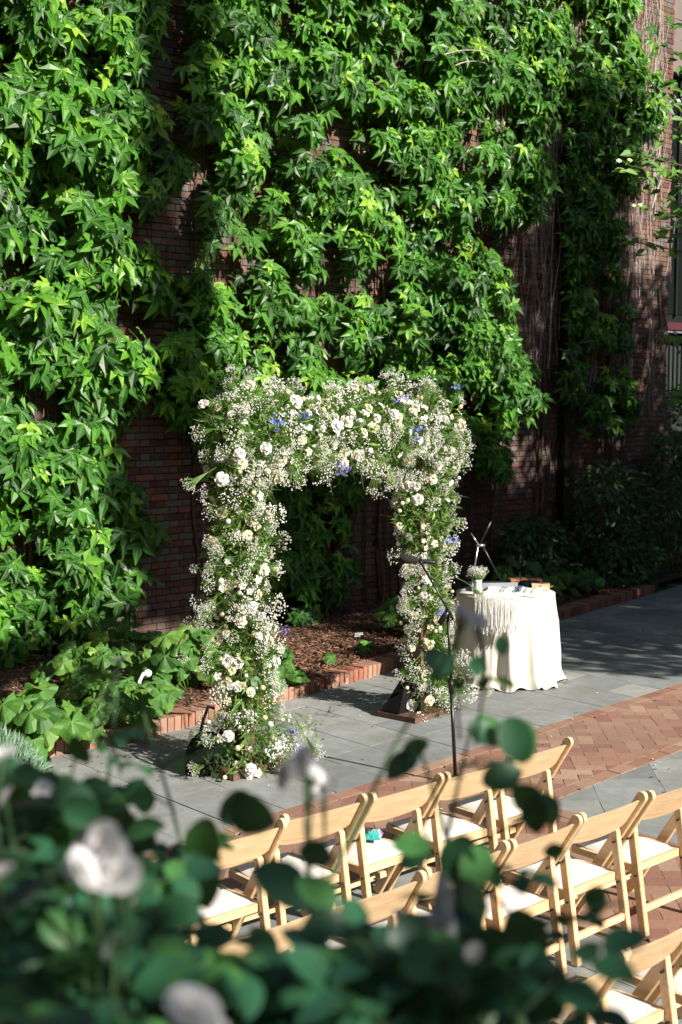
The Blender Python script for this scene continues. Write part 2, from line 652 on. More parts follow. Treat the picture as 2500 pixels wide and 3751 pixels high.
# weeds and moss in the paving joints
wv = T()
for _ in range(420):
    b_ = rnd.random()
    if b_ < .75:
        k_ = rnd.choice(pav)
    else:
        k_ = rnd.choice(slabs)
    px, py = k_[rnd.randrange(len(k_))]
    if not (gm(px, py) < 16): continue
    for _k in range(rnd.randint(3, 9)):
        a = rnd.uniform(0, 6.28); l = rnd.uniform(.008, .022)
        bx, by = px + rnd.gauss(0, .012), py + rnd.gauss(0, .012)
        wv.add([(bx, by, 0), (bx + math.cos(a) * .004, by + math.sin(a) * .004, 0.0), (bx + math.cos(a) * l, by + math.sin(a) * l, l * .6)], [(0, 1, 2)], rnd.uniform(.3, .9))
o = wv.obj('joint_weeds', M_mallow)
tag(o, 'tiny green weeds growing in the paving joints', 'weeds', kind='stuff')
pt = T()
for _ in range(260):
    u_, v_ = rnd.uniform(8, 17), rnd.uniform(-.26, .26)
    px, py = fh.x * u_ + rt.x * v_ * u_, fh.y * u_ + rt.y * v_ * u_
    s_ = rnd.uniform(.005, .014)
    a = rnd.uniform(0, 6.28)
    zz = .012 if py < bed_y(px) - .05 else .12
    pt.add([(px + s_ * math.cos(a), py + s_ * math.sin(a), zz - .003), (px - s_ * math.sin(a) * .5, py + s_ * math.cos(a) * .5, zz), (px - s_ * math.cos(a), py - s_ * math.sin(a), zz - .002), (px + s_ * math.sin(a) * .5, py - s_ * math.cos(a) * .5, zz - .004)], [(0, 1, 2, 3)], rnd.uniform(.2, .8))
lt = T()
for _ in range(420):
    px = rnd.uniform(4.5, 14); py = bed_y(px) - abs(rnd.gauss(0, .5)) - .01 if rnd.random() < .7 else rnd.uniform(4, 9)
    s_ = rnd.uniform(.006, .022); a = rnd.uniform(0, 6.28); ca, sa = math.cos(a) * s_, math.sin(a) * s_
    lt.add([(px + ca, py + sa, .005), (px - sa * .4, py + ca * .4, .009), (px - ca, py - sa, .004), (px + sa * .4, py - ca * .4, .011)], [(0, 1, 2, 3)], rnd.uniform(.1, .9))
o2 = lt.obj('leaf_litter', M_mulch)
tag(o2, 'bits of bark and dry leaf strewn on the slabs', 'litter', kind='stuff')
o = pt.obj('fallen_petals', M_petal)
tag(o, 'scattered white petals and crumbs lying on the slabs', 'petals', kind='stuff')

# planting bed
bed = T()
nx = 60
for k in range(nx):
    x0, x1 = 2 + 17 * k / nx, 2 + 17 * (k + 1) / nx
    bed.add([(x0, bed_y(x0) + .1, .085), (x1, bed_y(x1) + .1, .085), (x1, 12.25, .12), (x0, 12.25, .12)], [(0, 1, 2, 3)])
o = bed.obj('bed_soil', M_soil)
tag(o, kind='structure')
chip = T().add([(-.5, -.14, 0), (.5, -.1, .02), (.45, .12, 0), (-.5, .16, .03), (0, .02, .12)], [(0, 1, 4), (1, 2, 4), (2, 3, 4), (3, 0, 4)], 0.5)
n = 34000
px = rng.uniform(3.3, 15, n) ** 1.0
py = np.array([bed_y(a) for a in px]) + .08 + rng.uniform(0, 1, n) * (12.1 - np.array([bed_y(a) for a in px]) - .08)
nn = np.stack([rng.normal(0, .35, n), rng.normal(0, .35, n), np.ones(n)], 1)
tt = np.stack([np.cos(a_ := rng.uniform(0, 6.28, n)), np.sin(a_), rng.normal(0, .2, n)], 1)
Mx = frames(np.stack([px, py, .1 + .02 * noise2(px, py, 3) + rng.uniform(-.01, .02, n)], 1), nn, tt, rng.uniform(.03, .075, n))
Mx = Mx[:, :, [1, 0, 2, 3]]
o = scatter('mulch', [chip], np.zeros(n, int), Mx, np.clip(rng.normal(.5, .28, n), 0, 1), M_mulch)
tag(o, 'brown shredded wood mulch covering the planting bed', 'mulch')

edge = empty('brick_edging', 'low row of upright red bricks edging the mulched bed', 'edging')
x = 3.0
bm_var = [T().box((0, 0, 0), (.066, .215, .13), None, t_).mesh('brick') for t_ in (.1, .3, .5, .65, .8, .95)]
while x < 15.5:
    y = bed_y(x); s = (bed_y(x + .1) - y) / .1
    a = math.atan(s)
    link('brick', rnd.choice(bm_var), M_edge, edge, Matrix.Translation((x, y + .1, .055 + rnd.gauss(0, .003))) @ Matrix.Rotation(a + rnd.gauss(0, .015), 4, 'Z') @ Matrix.Rotation(rnd.gauss(0, .02), 4, 'X'))
    x += .0745 * math.cos(a)

# ------------------------------------------------------------------ brick wall
WY = 12.2
wall = empty('brick_wall', 'tall old brick wall almost covered by climbing star-leaved vines', 'wall', (0, 0, 0), kind='thing')
T().box((9.45, WY + .32, 5.5), (16.9, .6, 11.1)).obj('mortar', M_mortar, wall)
LEFT = [(5.0, 9.5), (8.01, 9.4), (8.05, 6.67), (8.08, 6.49), (7.83, 6.18), (7.74, 5.99), (7.9, 5.84), (8.12, 5.64), (8.35, 5.4), (8.4, 5.18), (8.11, 4.82), (7.83, 4.57), (7.8, 4.39), (7.99, 4.13), (8.16, 3.95), (8.14, 3.67), (7.96, 3.48), (7.93, 3.11), (7.8, 2.92), (7.7, 2.65), (7.6, 2.38), (7.62, 2.01), (7.95, 1.72), (8.0, 1.52), (7.78, 1.16), (7.76, 0.83), (7.55, 0.42), (7.22, 0.37), (7.14, 0.2), (6.64, 0.12), (6.25, 0.14), (5.0, 0.1)]
CENTRE = [(8.37, 9.5), (8.3, 6.71), (8.24, 6.3), (8.41, 6.1), (8.13, 5.87), (8.29, 5.62), (8.64, 5.53), (8.69, 5.3), (8.51, 5.0), (8.57, 4.63), (8.16, 4.51), (8.45, 4.25), (8.22, 4.05), (8.08, 3.77), (8.2, 3.5), (8.0, 3.3), (8.0, 3.02), (8.02, 2.5), (8.7, 2.2), (9.27, 1.84), (9.4, 1.33), (9.27, 0.84), (9.26, 0.23), (9.92, 0.12), (10.55, 0.12), (10.91, 0.69), (10.87, 1.34), (11.36, 1.81), (12.88, 2.27), (12.97, 1.8), (13.68, 1.6), (13.77, 1.89), (13.49, 2.26), (14.22, 2.67), (14.5, 2.85), (14.11, 3.27), (14.01, 3.62), (13.82, 4.03), (13.72, 4.32), (13.45, 4.59), (13.8, 4.96), (14.34, 5.36), (14.81, 6.0), (14.71, 6.23), (14.14, 6.22), (13.51, 6.31), (13.47, 10.2)]
RIGHT = [(13.47, 10.2), (16.75, 10.2), (16.55, 9.34), (16.48, 8.45), (17.04, 8.06), (17.24, 7.45), (17.26, 6.81), (16.11, 6.47), (15.69, 6.6), (14.7, 6.64), (14.14, 6.22), (13.51, 6.25)]
SHADED = [(14.71, 6.4), (15.69, 6.8), (17.1, 6.8), (16.78, 5.98), (15.72, 5.49), (16.37, 5.17), (16.28, 4.53), (16.62, 4.16), (16.2, 3.75), (16.65, 3.51), (16.34, 2.85), (16.68, 2.59), (16.14, 2.2), (15.1, 2.22), (14.69, 2.85), (14.86, 4.08), (14.73, 5.28)]
HOLES = [[(11.12, 4.64), (11.42, 4.66), (11.38, 4.02), (10.98, 3.9), (10.98, 4.21)],
         [(8.68, 4.6), (8.95, 4.62), (8.92, 4.09), (8.56, 3.98)],
         [(13.0, 5.85), (13.34, 5.89), (13.26, 5.26), (12.96, 5.29)],
         [(10.2, 4.57), (10.55, 4.7), (10.55, 4.19), (10.2, 4.12)],
         [(6.39, 5.99), (6.63, 6.03), (6.62, 5.53), (6.48, 5.55)],
         [(10.97, 5.67), (11.34, 5.87), (11.49, 5.41), (11.04, 5.31)],
         [(12.27, 4.84), (12.59, 4.98), (12.6, 4.53), (12.27, 4.51)]]
COURSE, PER = .0765, .376
bl = []
r_ = 0
z = .02
while z < 10.9:
    x = 1.1 - (r_ % 2) * PER / 2 - (.0 if r_ % 2 else .0)
    while x < 17.9:
        for (wd, hd) in ((.243, 0), (.117, 1)):
            x0, x1 = x, min(x + wd, 17.895)
            if x1 - x0 > .03: bl.append(((x0 + x1) / 2, z + .033, x1 - x0, hd))
            x += wd + .008
    z += COURSE
    r_ += 1
B = np.array([(b[0], b[1]) for b in bl])
cov = inpoly(B, LEFT) | inpoly(B, CENTRE) | inpoly(B, RIGHT) | inpoly(B, SHADED)
for h in HOLES: cov &= ~inpoly(B, h)
infr = (B[:, 0] > 5.6) & (B[:, 1] < 7.2 + .15 * (B[:, 0] - 8)) & (B[:, 1] > .6)
opens = np.where(~cov & infr & ~((B[:, 0] < 9.0) & (B[:, 1] < 1.0)))[0]
order = opens[np.argsort(B[opens, 0] ** 2 + WY ** 2)]
chosen = set(order[:300].tolist())
tvar = [.05, .2, .32, .45, .6]
brick_me = {}
rest = T()
for k, (bx, bz, wd, hd) in enumerate(bl):
    t_ = rnd.choice((.82, .95, .75, .3)) if hd else rnd.choice(tvar)
    if rnd.random() < .12: t_ = .9
    if k in chosen:
        key = (round(wd, 3), t_)
        if key not in brick_me:
            brick_me[key] = T().box((0, 0, 0), (wd, .05, .066), None, t_).mesh('brick')
        link('brick', brick_me[key], M_brick, wall, Matrix.Translation((bx, WY + .012 + rnd.gauss(0, .0012), bz)))
    else:
        y0 = WY - .013 + rnd.gauss(0, .0012)
        x0, x1, z0, z1 = bx - wd / 2, bx + wd / 2, bz - .033, bz + .033
        rest.add([(x0, y0, z0), (x1, y0, z0), (x1, y0, z1), (x0, y0, z1), (x0, y0 + .04, z0), (x1, y0 + .04, z0), (x1, y0 + .04, z1), (x0, y0 + .04, z1)],
                 [(0, 1, 2, 3), (3, 2, 6, 7), (0, 3, 7, 4), (1, 5, 6, 2), (0, 4, 5, 1)], t_)
rest.obj('brickwork', M_brick, wall, kind='stuff')
# the return of the wall at its far end
ret = T()
z = .02; r_ = 0
while z < 10.9:
    y = WY - .012 + (r_ % 2) * .12
    while y < WY + .6:
        y1 = min(y + .235, WY + .61)
        ret.box((17.9, (y + y1) / 2, z + .033), (.03, y1 - y - .008, .066), None, rnd.choice(tvar))
        y += .243
    z += COURSE; r_ += 1
ret.obj('corner_brickwork', M_brick, wall, kind='stuff')

# far recessed building at the right edge
fb = empty('recessed_building', 'shadowed stucco building set back beyond the brick wall with dark tall window', 'building', (0, 0, 0))
T().box((23, 14.75, 1.4), (12, .6, 2.9)).obj('lower_wall', M_darkstone, fb)
T().box((23, 14.75, 9.8), (12, .6, 2.0)).obj('upper_wall', M_stucco, fb)
T().box((18.6, 14.75, 5.8), (1.4, .6, 6.0)).obj('pier', M_stucco, fb)
T().box((26.5, 14.75, 5.8), (5, .6, 6.0)).obj('pier', M_stucco, fb)
wn = T().box((21.65, 14.62, 6.5), (4.6, .08, 4.6)).obj('window', M_ironbar, fb)
T().box((21.65, 14.57, 6.5), (4.3, .02, 4.3)).obj('pane', M_glassdk, wn)
for k in range(5):
    T().box((19.7 + k * .95, 14.54, 6.5), (.06, .05, 4.4)).obj('mullion', M_ironbar, wn)
T().box((21.65, 14.62, 3.4), (4.6, .08, 1.2)).obj('lower_window', M_darkstone, fb)
T().box((21.65, 14.42, 4.1), (4.7, .3, .14)).obj('sill', M_maroon, fb)
T().box((21.65, 14.45, 8.9), (4.7, .2, .25)).obj('lintel', M_stucco, fb)
for k in range(34):
    T().box((19.4 + k * .14, 14.4, 3.35), (.03, .03, 1.1)).obj('railing_bar', M_ironbar, fb)
T().box((21.7, 14.4, 2.8), (4.8, .05, .05)).obj('rail', M_ironbar, fb)
T().box((21.7, 14.4, 3.9), (4.8, .05, .05)).obj('rail', M_ironbar, fb)

# dark downpipe on the wall
dp = empty('downpipe', 'dark square rainwater pipe running down the brick wall among the vines', 'downpipe', (15.2, WY - .11, 0))
T().box((0, 0, 3.3), (.15, .13, 6.5)).obj('pipe', M_black, dp)
for z in (1.2, 3.1, 5.0):
    T().box((0, .02, z), (.2, .16, .05)).obj('strap', M_black, dp)

# ------------------------------------------------------------------ vine leaves


def star_leaf(droop=.25, fold=.12, jag=0.0, seed=0):
    r2 = random.Random(seed)
    t = T()
    lob = [(-120, .62), (-60, .9), (0, 1.0), (60, .9), (120, .62)]
    lob = [(a + r2.gauss(0, 4), l * r2.uniform(.9, 1.08)) for a, l in lob]
    C = (0, 0, 0)

    def P(a, r, z=0):
        a = R(a)
        x, y = math.sin(a) * r, math.cos(a) * r
        return (x, y, z - droop * r * r)
    notch = []
    for i in range(6):
        if i == 0: a = lob[0][0] - 32; rr = .17
        elif i == 5: a = lob[4][0] + 32; rr = .17
        else: a = (lob[i - 1][0] + lob[i][0]) / 2; rr = .33
        notch.append(P(a, rr, fold * .3))
    vs = [C] + notch
    rib = [1.0] + [0.0] * 6
    fs = []
    for i, (a, l) in enumerate(lob):
        hw = 20 / max(.6, l)
        b = len(vs)
        vs += [P(a - hw, l * .56, fold * .5), P(a, l * .5, -fold * .35), P(a + hw, l * .56, fold * .5), P(a, l, -fold * .5)]
        rib += [0, 1, 0, .9]
        fs += [(0, notch_i(i), b), (0, b, b + 1), (b, b + 3, b + 1), (b + 1, b + 3, b + 2), (0, b + 1, b + 2), (0, b + 2, notch_i(i + 1))]
    t.add(vs, fs, .5, rib)
    return t


def notch_i(i): return 1 + i


LEAVES = [star_leaf(d, f, seed=s) for s, (d, f) in enumerate([(.06, .08), (.2, .1), (.35, .08), (.15, .14), (.5, .12)])]
PET = T().add([(0, 0, 0), (.012, 0, .0), (.006, -.5, -.12), (-.006, -.5, -.12), (0, -.9, -.5), (.012, -.9, -.5)], [(0, 1, 2, 3), (3, 2, 5, 4)], .6, [1] * 6)
var_me = {}


def leaf_variant(k, ti):
    key = (k, ti)
    if key not in var_me:
        L = LEAVES[k]
        t = T(); t.v, t.f, t.r = list(L.v), list(L.f), list(L.r); t.t = [ti / 7.0] * len(L.v)
        t.add(PET.v, PET.f, .7, [1] * 6)
        var_me[key] = t.mesh('leaf')
    return var_me[key]


def make_vine(label, poly, n, depth, seed, dens=None, smin=.15, smax=.27, dark=0.0, holes=True):
    # leaves sit in tufts that hang from shoots standing off the wall
    r2 = np.random.default_rng(seed)
    ar = np.array(poly)
    lo, hi = ar.min(0), ar.max(0)
    def fits(P3, m=.0):
        # the outline is that of the outer leaf surface, measured on the plane Y = 11.75
        k_ = 11.75 / P3[:, 1]
        Q = np.stack([P3[:, 0] * k_, CAM.z + (P3[:, 2] - CAM.z) * k_], 1)
        Q = Q + np.stack([.10 * noise2(P3[:, 0], P3[:, 2], 7, 3), .10 * noise2(P3[:, 0], P3[:, 2], 7, 5)], 1)
        k = inpoly(Q, poly) & inpoly(Q + [m, 0], poly) & inpoly(Q - [m, 0], poly) & inpoly(Q - [0, m * 1.2], poly)
        if holes:
            for h in HOLES: k &= ~inpoly(Q, h)
        return k & (P3[:, 0] > 5.2) & (P3[:, 2] > .12)
    per = 19
    nc = n // per
    cs = []
    grid = {}
    tries = 0
    while len(cs) < nc and tries < 60000:
        tries += 1
        x_, z_ = r2.uniform(lo[0] - .6, hi[0] + .2), r2.uniform(lo[1], hi[1])
        big = float(noise2(x_, z_, 2.1, 1)); mid = float(noise2(x_, z_, 5.3, 8))
        if big * .6 + mid * .6 < (-.30 if dens is None else dens): continue
        o_ = float(np.clip(depth * (.95 + .28 * big + r2.normal(0, .2)), .12, 1.3))
        key = (int(x_ / .17), int(z_ / .17))
        if grid.get(key, 0) >= 2: continue
        if not fits(np.array([[x_, WY - o_, z_]]), .03)[0]: continue
        grid[key] = grid.get(key, 0) + 1
        cs.append((x_, o_, z_, r2.uniform(.75, 1.25), r2.normal(0, .12)))
    cs = np.array(cs)
    ci = r2.integers(0, len(cs), int(n * 1.5))
    c_ = cs[ci]
    g = r2.normal(0, 1, (len(ci), 3))
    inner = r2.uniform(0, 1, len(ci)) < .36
    dx = g[:, 0] * .125 * c_[:, 3]
    dz = g[:, 1] * .115 * c_[:, 3] - .02
    rr2 = (dx / .3) ** 2 + (dz / .3) ** 2
    off = c_[:, 1] - .12 * rr2 - np.abs(g[:, 2]) * .05 + .10 * np.clip(-dz, -.2, .12)
    off = np.where(inner, off * r2.uniform(.1, .6, len(ci)), off)
    off = np.clip(off, .05, None)
    P3 = np.stack([c_[:, 0] + dx, WY - off, c_[:, 2] + dz], 1)
    k = fits(P3, .0)
    P3, inner, c_, dx, dz, off = P3[k][:n], inner[k][:n], c_[k][:n], dx[k][:n], dz[k][:n], off[k][:n]
    n = len(P3)
    P = P3[:, [0, 2]]
    w_ = np.where(inner, .3, .9)
    dmax = off
    s = r2.uniform(smin, smax, n) * (.8 + .35 * w_)
    pos = np.stack([P[:, 0], WY - off, P[:, 1]], 1)
    nrm = np.stack([r2.normal(0, .42, n) + dx * 2.2, -np.ones(n) + r2.normal(0, .2, n), .5 + r2.normal(0, .42, n) + dz * 2.0], 1)
    tip = np.stack([r2.normal(0, .6, n) + dx * 2.5, -.3 + r2.normal(0, .25, n), -1 + r2.normal(0, .3, n)], 1)
    young = np.clip((dz + .02) / .25, -.6, .9) * .22
    tint = np.clip(r2.normal(.41, .19, n) + young + c_[:, 4] - .38 * inner + (r2.uniform(0, 1, n) < .07) * .3 - dark, 0, 1)  # inner leaves get a darker tint: shade of the gaps put into their colour
    s *= np.where(tint > .7, .8, 1)
    M = frames(pos, nrm, tip, s)
    x0 = float(lo[0] + hi[0]) / 2
    v = empty('climbing_vine', label, 'vine', (x0, WY - .05, .1), group='vines on the brick wall')
    Lm = Matrix.Translation((-x0, -(WY - .05), -.1))
    M[:, 0, 3] -= x0; M[:, 1, 3] -= WY - .05; M[:, 2, 3] -= .1
    dist = np.sqrt(pos[:, 0] ** 2 + pos[:, 1] ** 2)
    vis = (pos[:, 2] < 2.79 + .31 * dist) & (pos[:, 0] > 5.55 + .1 * pos[:, 2])
    arch = (pos[:, 0] > 8.1) & (pos[:, 0] < 13.4) & (pos[:, 2] < 2.5)
    score = s / dist * (w_ ** 1.5) * np.where(dmax > np.median(dmax), 1.2, .9) * vis * np.where(arch, .6, 1) * r2.uniform(.8, 1.2, n)
    top = np.argsort(-score)[:300]
    which = r2.integers(0, len(LEAVES), n)
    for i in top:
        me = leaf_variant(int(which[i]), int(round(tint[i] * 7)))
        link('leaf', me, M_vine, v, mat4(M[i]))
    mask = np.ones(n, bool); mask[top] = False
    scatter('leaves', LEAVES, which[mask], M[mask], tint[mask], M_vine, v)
    pm = r2.uniform(0, 1, n) < .4
    scatter('leaf_stalks', [PET], np.zeros(pm.sum(), int), M[pm], tint[pm] * .5 + .5, M_vine, v)
    return v, P


def stems(parent, x0, x1, h0, h1, n, mat, rad, seed, name='stem', kind=None, lean=.15):
    r2 = random.Random(seed)
    loc = parent.location
    t = T()
    for k in range(n):
        x = r2.uniform(x0, x1); z = h0 if kind is None else h0 + abs(r2.gauss(0, (h1 - h0) * .28)); pts = []
        h0_ = z
        amp = .04 if kind is None else r2.uniform(.02, .13)
        fz = r2.uniform(1.5, 4.5)
        hh = r2.uniform(h0 + (h1 - h0) * .5, h1)
        dx = r2.gauss(0, lean)
        ph = r2.uniform(0, 6)
        rr = rad * r2.uniform(.4, 1.0) * (1 if r2.random() < .85 else 2.2)
        yy = WY - .02 - rr - r2.uniform(0, .05)
        while z < hh:
            pts.append((x + dx * (z - h0) * .4 + amp * math.sin(z * fz + ph) + r2.gauss(0, .008) - loc.x, yy - loc.y + r2.gauss(0, .006), z - loc.z))
            z += .22
        if len(pts) > 2: t.tube(pts, [rr * (1 - .6 * i / len(pts)) for i in range(len(pts))], 4, .5, False)
    return t.obj(name, mat, parent, kind=kind, smooth=True)


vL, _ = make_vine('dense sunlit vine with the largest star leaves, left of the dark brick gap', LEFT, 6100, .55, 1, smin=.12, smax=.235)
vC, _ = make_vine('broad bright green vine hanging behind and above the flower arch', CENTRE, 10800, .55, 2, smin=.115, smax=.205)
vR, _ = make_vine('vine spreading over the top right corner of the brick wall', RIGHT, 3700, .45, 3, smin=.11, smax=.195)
vS, _ = make_vine('sparse dark shaded vine on twiggy bricks right of the downpipe', SHADED, 1500, .4, 4, dens=-.2, smin=.12, smax=.2, dark=.12)  # dark lowers the leaf tint, putting shade into the colour
stems(vL, 5.5, 7.6, .1, 9, 26, M_twig_dk, .014, 1)
stems(vC, 8.5, 13.6, .1, 9, 60, M_twig_dk, .013, 2)
stems(vR, 13.6, 17.6, 5.5, 10.3, 300, M_twig, .007, 3, 'twigs', 'stuff', .1)
stems(vS, 14.2, 17.8, 2.4, 8.0, 140, M_twig, .006, 5, 'twigs', 'stuff', .12)
stems(vS, 14.6, 17.0, .1, 7, 26, M_twig_dk, .013, 6, 'stem', None, .2)
# a few bare pale shoots that stick out of the foliage
for (x, z, l) in [(12.0, 7.0, .8), (12.2, 6.9, .5)]:
    p = Vector((x, WY - .7, z)); pts = [p]
    d = Vector((rnd.uniform(.4, 1), -.3, rnd.uniform(.2, .6))).normalized()
    for k in range(6):
        p = p + d * l / 6; d.z -= .12; pts.append(p.copy())
    T().tube([a - vC.location for a in pts], [.008 - .001 * k for k in range(7)], 5).obj('bare_shoot', M_twig, vC)

# ------------------------------------------------------------------ flower arch
ARC = (6.95, 7.80)
arch = empty('flower_arch', 'square wedding arch thickly covered in white and cream flowers with blue sprigs', 'arch', (ARC[0], ARC[1], 0), math.atan2(.3, 2.2))
AW = 1.09                                       # half distance between the post centres


def ax(x, y, z): return Vector((x, y, z))


for sx in (-1, 1):
    T().box((sx * AW, 0, 1.25), (.12, .12, 2.45)).obj('post', M_dkwood, arch)
    T().box((sx * AW - .03, .02, .025), (.56, .42, .045), Matrix.Rotation(.0, 4, 'Z')).obj('base_plate', M_dkwood, arch)
    t = T()
    for sy in (.09, ):
        bx_ = sx * AW - .17
        t.add([(bx_ - .13, sy - .1, .06), (bx_ + .2, sy - .1, .06), (bx_ + .14, sy - .04, .34), (bx_ + .04, sy - .04, .34),
               (bx_ - .13, sy + .1, .06), (bx_ + .2, sy + .1, .06), (bx_ + .14, sy + .0, .34), (bx_ + .04, sy + .0, .34)],
              [(0, 1, 2, 3), (7, 6, 5, 4), (0, 4, 5, 1), (1, 5, 6, 2), (2, 6, 7, 3), (3, 7, 4, 0)])
    t.obj('brace', M_blackcloth, arch)
T().box((0, 0, 2.48), (2 * AW + .12, .12, .12)).obj('beam', M_dkwood, arch)


def floret_cluster(seed, n, rad, fr, flat=.7, stemlen=.16, blue=False):
    """a spray of tiny florets on hair-thin stems, growing along +z"""
    r2 = random.Random(seed)
    fl, st = T(), T()
    for k in range(n):
        a = r2.uniform(0, 6.28); rr = rad * math.sqrt(r2.random())
        x, y = rr * math.cos(a), rr * math.sin(a)
        z = stemlen + (rad - rr) * flat + r2.gauss(0, rad * .18)
        s = fr * r2.uniform(.7, 1.3)
        vs = [(x + s, y, z), (x, y + s, z), (x - s, y, z), (x, y - s, z), (x, y, z + s * .8), (x, y, z - s * .8)]
        fl.add(vs, [(0, 1, 4), (1, 2, 4), (2, 3, 4), (3, 0, 4), (1, 0, 5), (2, 1, 5), (3, 2, 5), (0, 3, 5)], r2.uniform(.55, 1.0))
        if k % 2 == 0:
            w = .0009
            st.add([(x - w, y, z), (x + w, y + w, z), (x * .35 + w, y * .35, stemlen * .4), (x * .35 - w, y * .35, stemlen * .4)], [(0, 1, 2, 3)], r2.uniform(.3, .8))
            st.add([(x * .35 - w, y * .35, stemlen * .4), (x * .35 + w, y * .35 + w, stemlen * .4), (w, 0, -.08), (-w, 0, -.08)], [(0, 1, 2, 3)], .4)
    return fl, st


def two_mat(name, a, ma, b, mb):
    """one mesh from two T's with two materials"""
    t = T()
    t.add(a.v, a.f, a.t, a.r); nf = len(a.f)
    t.add(b.v, b.f, b.t, b.r)
    me = t.mesh(name)
    me.materials.append(ma); me.materials.append(mb)
    idx = [0] * nf + [1] * (len(me.polygons) - nf)
    me.polygons.foreach_set('material_index', idx)
    return me


GYP = [two_mat('gypsophila_spray', *sum([[f, m] for f, m in zip(floret_cluster(s, 58, .075, .0058), (M_petal, M_fern))], [])) for s in range(7)]
UMB = [two_mat('lace_umbel', *sum([[f, m] for f, m in zip(floret_cluster(s + 30, 75, .058, .0042, .25, .07), (M_petal, M_fern))], [])) for s in range(5)]


def rose_mesh(seed, tight=False):
    r2 = random.Random(seed)
    t = T()
    rings = [(7, .040, .2, .7), (6, .031, .6, .75), (5, .022, 1.0, .8), (4, .013, 1.3, .75)]
    for n_, rad, lift, ti in rings:
        off = r2.uniform(0, 6.28)
        for k in range(n_):
            a = off + 2 * math.pi * k / n_ + r2.gauss(0, .12)
            hw = math.pi / n_ * 1.25
            vs = []
            for j, (rr, zz) in enumerate([(.25, 0.), (.8, lift * .55), (1.05 + r2.gauss(0, .05), lift * .9), (1.18, lift * .82)]):
                for i in range(5):
                    aa = a + hw * (i / 2 - 1) * (.6 + .4 * math.sin(math.pi * min(1, rr) / 1.3))
                    edge = abs(i / 2 - 1)
                    q_ = rad * rr * (1 - .1 * edge * edge * (j > 1))
                    vs.append((q_ * math.cos(aa), q_ * math.sin(aa), rad * (zz - .3 * edge * edge * (j > 1)) + (.012 if rad < .03 else 0) + r2.gauss(0, .0006)))
            fs = [(j * 5 + i, j * 5 + i + 1, j * 5 + i + 6, j * 5 + i + 5) for j in range(3) for i in range(4)]
            t.add(vs, fs, ti + r2.uniform(-.05, .1) - (.25 if rad < .02 else 0))
    return t.mesh('rose', True)


def blossom_mesh(seed, n_=5, s=.022, ti=.9):
    r2 = random.Random(seed); t = T()
    for k in range(n_):
        a = 2 * math.pi * k / n_ + r2.gauss(0, .1); hw = math.pi / n_ * .95
        c, d = math.cos(a), math.sin(a)
        vs = [(0, 0, 0), (s * .7 * math.cos(a - hw), s * .7 * math.sin(a - hw), s * .25), (s * c * 1.0, s * d * 1.0, s * .1 + r2.gauss(0, .002)), (s * .7 * math.cos(a + hw), s * .7 * math.sin(a + hw), s * .3), (s * .55 * c, s * .55 * d, s * .05)]
        t.add(vs, [(0, 1, 4), (1, 2, 4), (4, 2, 3), (0, 4, 3)], ti)
    t.lathe([(.001, .0), (s * .2, s * .08), (s * .12, s * .22)], 6, tint=.15)
    return t.mesh('blossom')


ROSE = [rose_mesh(s) for s in range(4)]
for k_, sh_ in ((1, -.28), (3, -.42)):
    a_ = ROSE[k_].attributes['tint']
    v_ = np.zeros(len(ROSE[k_].vertices), dtype=np.float32); a_.data.foreach_get('value', v_)
    a_.data.foreach_set('value', v_ + sh_)
BLOS = [blossom_mesh(s, 5, .024, t_) for s, t_ in enumerate((.95, .85, .4, .7))]
BUDS = [T().lathe([(.004, -.008), (.013, -.002), (.018, .01), (.015, .022), (.006, .03)], 8, tint=t_).mesh('bud', True) for t_ in (.2, .35, .75)]


def delph(seed):
    r2 = random.Random(seed); t = T()
    for k in range(16):
        c = Vector((r2.gauss(0, .022), r2.gauss(0, .022), k * .008 + .02)); s = r2.uniform(.011, .018)
        ax_ = Vector((c.x, c.y, .02)).normalized(); q_ = ax_.to_track_quat('Z', 'Y').to_matrix()
        for j in range(5):
            a = j * 1.2566
            vs = [Vector((0, 0, 0)), Vector((s * math.cos(a - .5), s * math.sin(a - .5), s * .3)), Vector((s * 1.2 * math.cos(a), s * 1.2 * math.sin(a), s * .2)), Vector((s * math.cos(a + .5), s * math.sin(a + .5), s * .3))]
            t.add([c + q_ @ v for v in vs], [(0, 1, 2, 3)])
    return t.mesh('delphinium')


DEL = [delph(s) for s in range(2)]
EUC = T().add([(0, 0, 0), (-.5, .35, .05), (-.42, .8, .0), (0, 1, -.08), (.42, .8, 0), (.5, .35, .05), (0, .5, .02)], [(0, 1, 6), (1, 2, 6), (2, 3, 6), (3, 4, 6), (4, 5, 6), (5, 0, 6)])


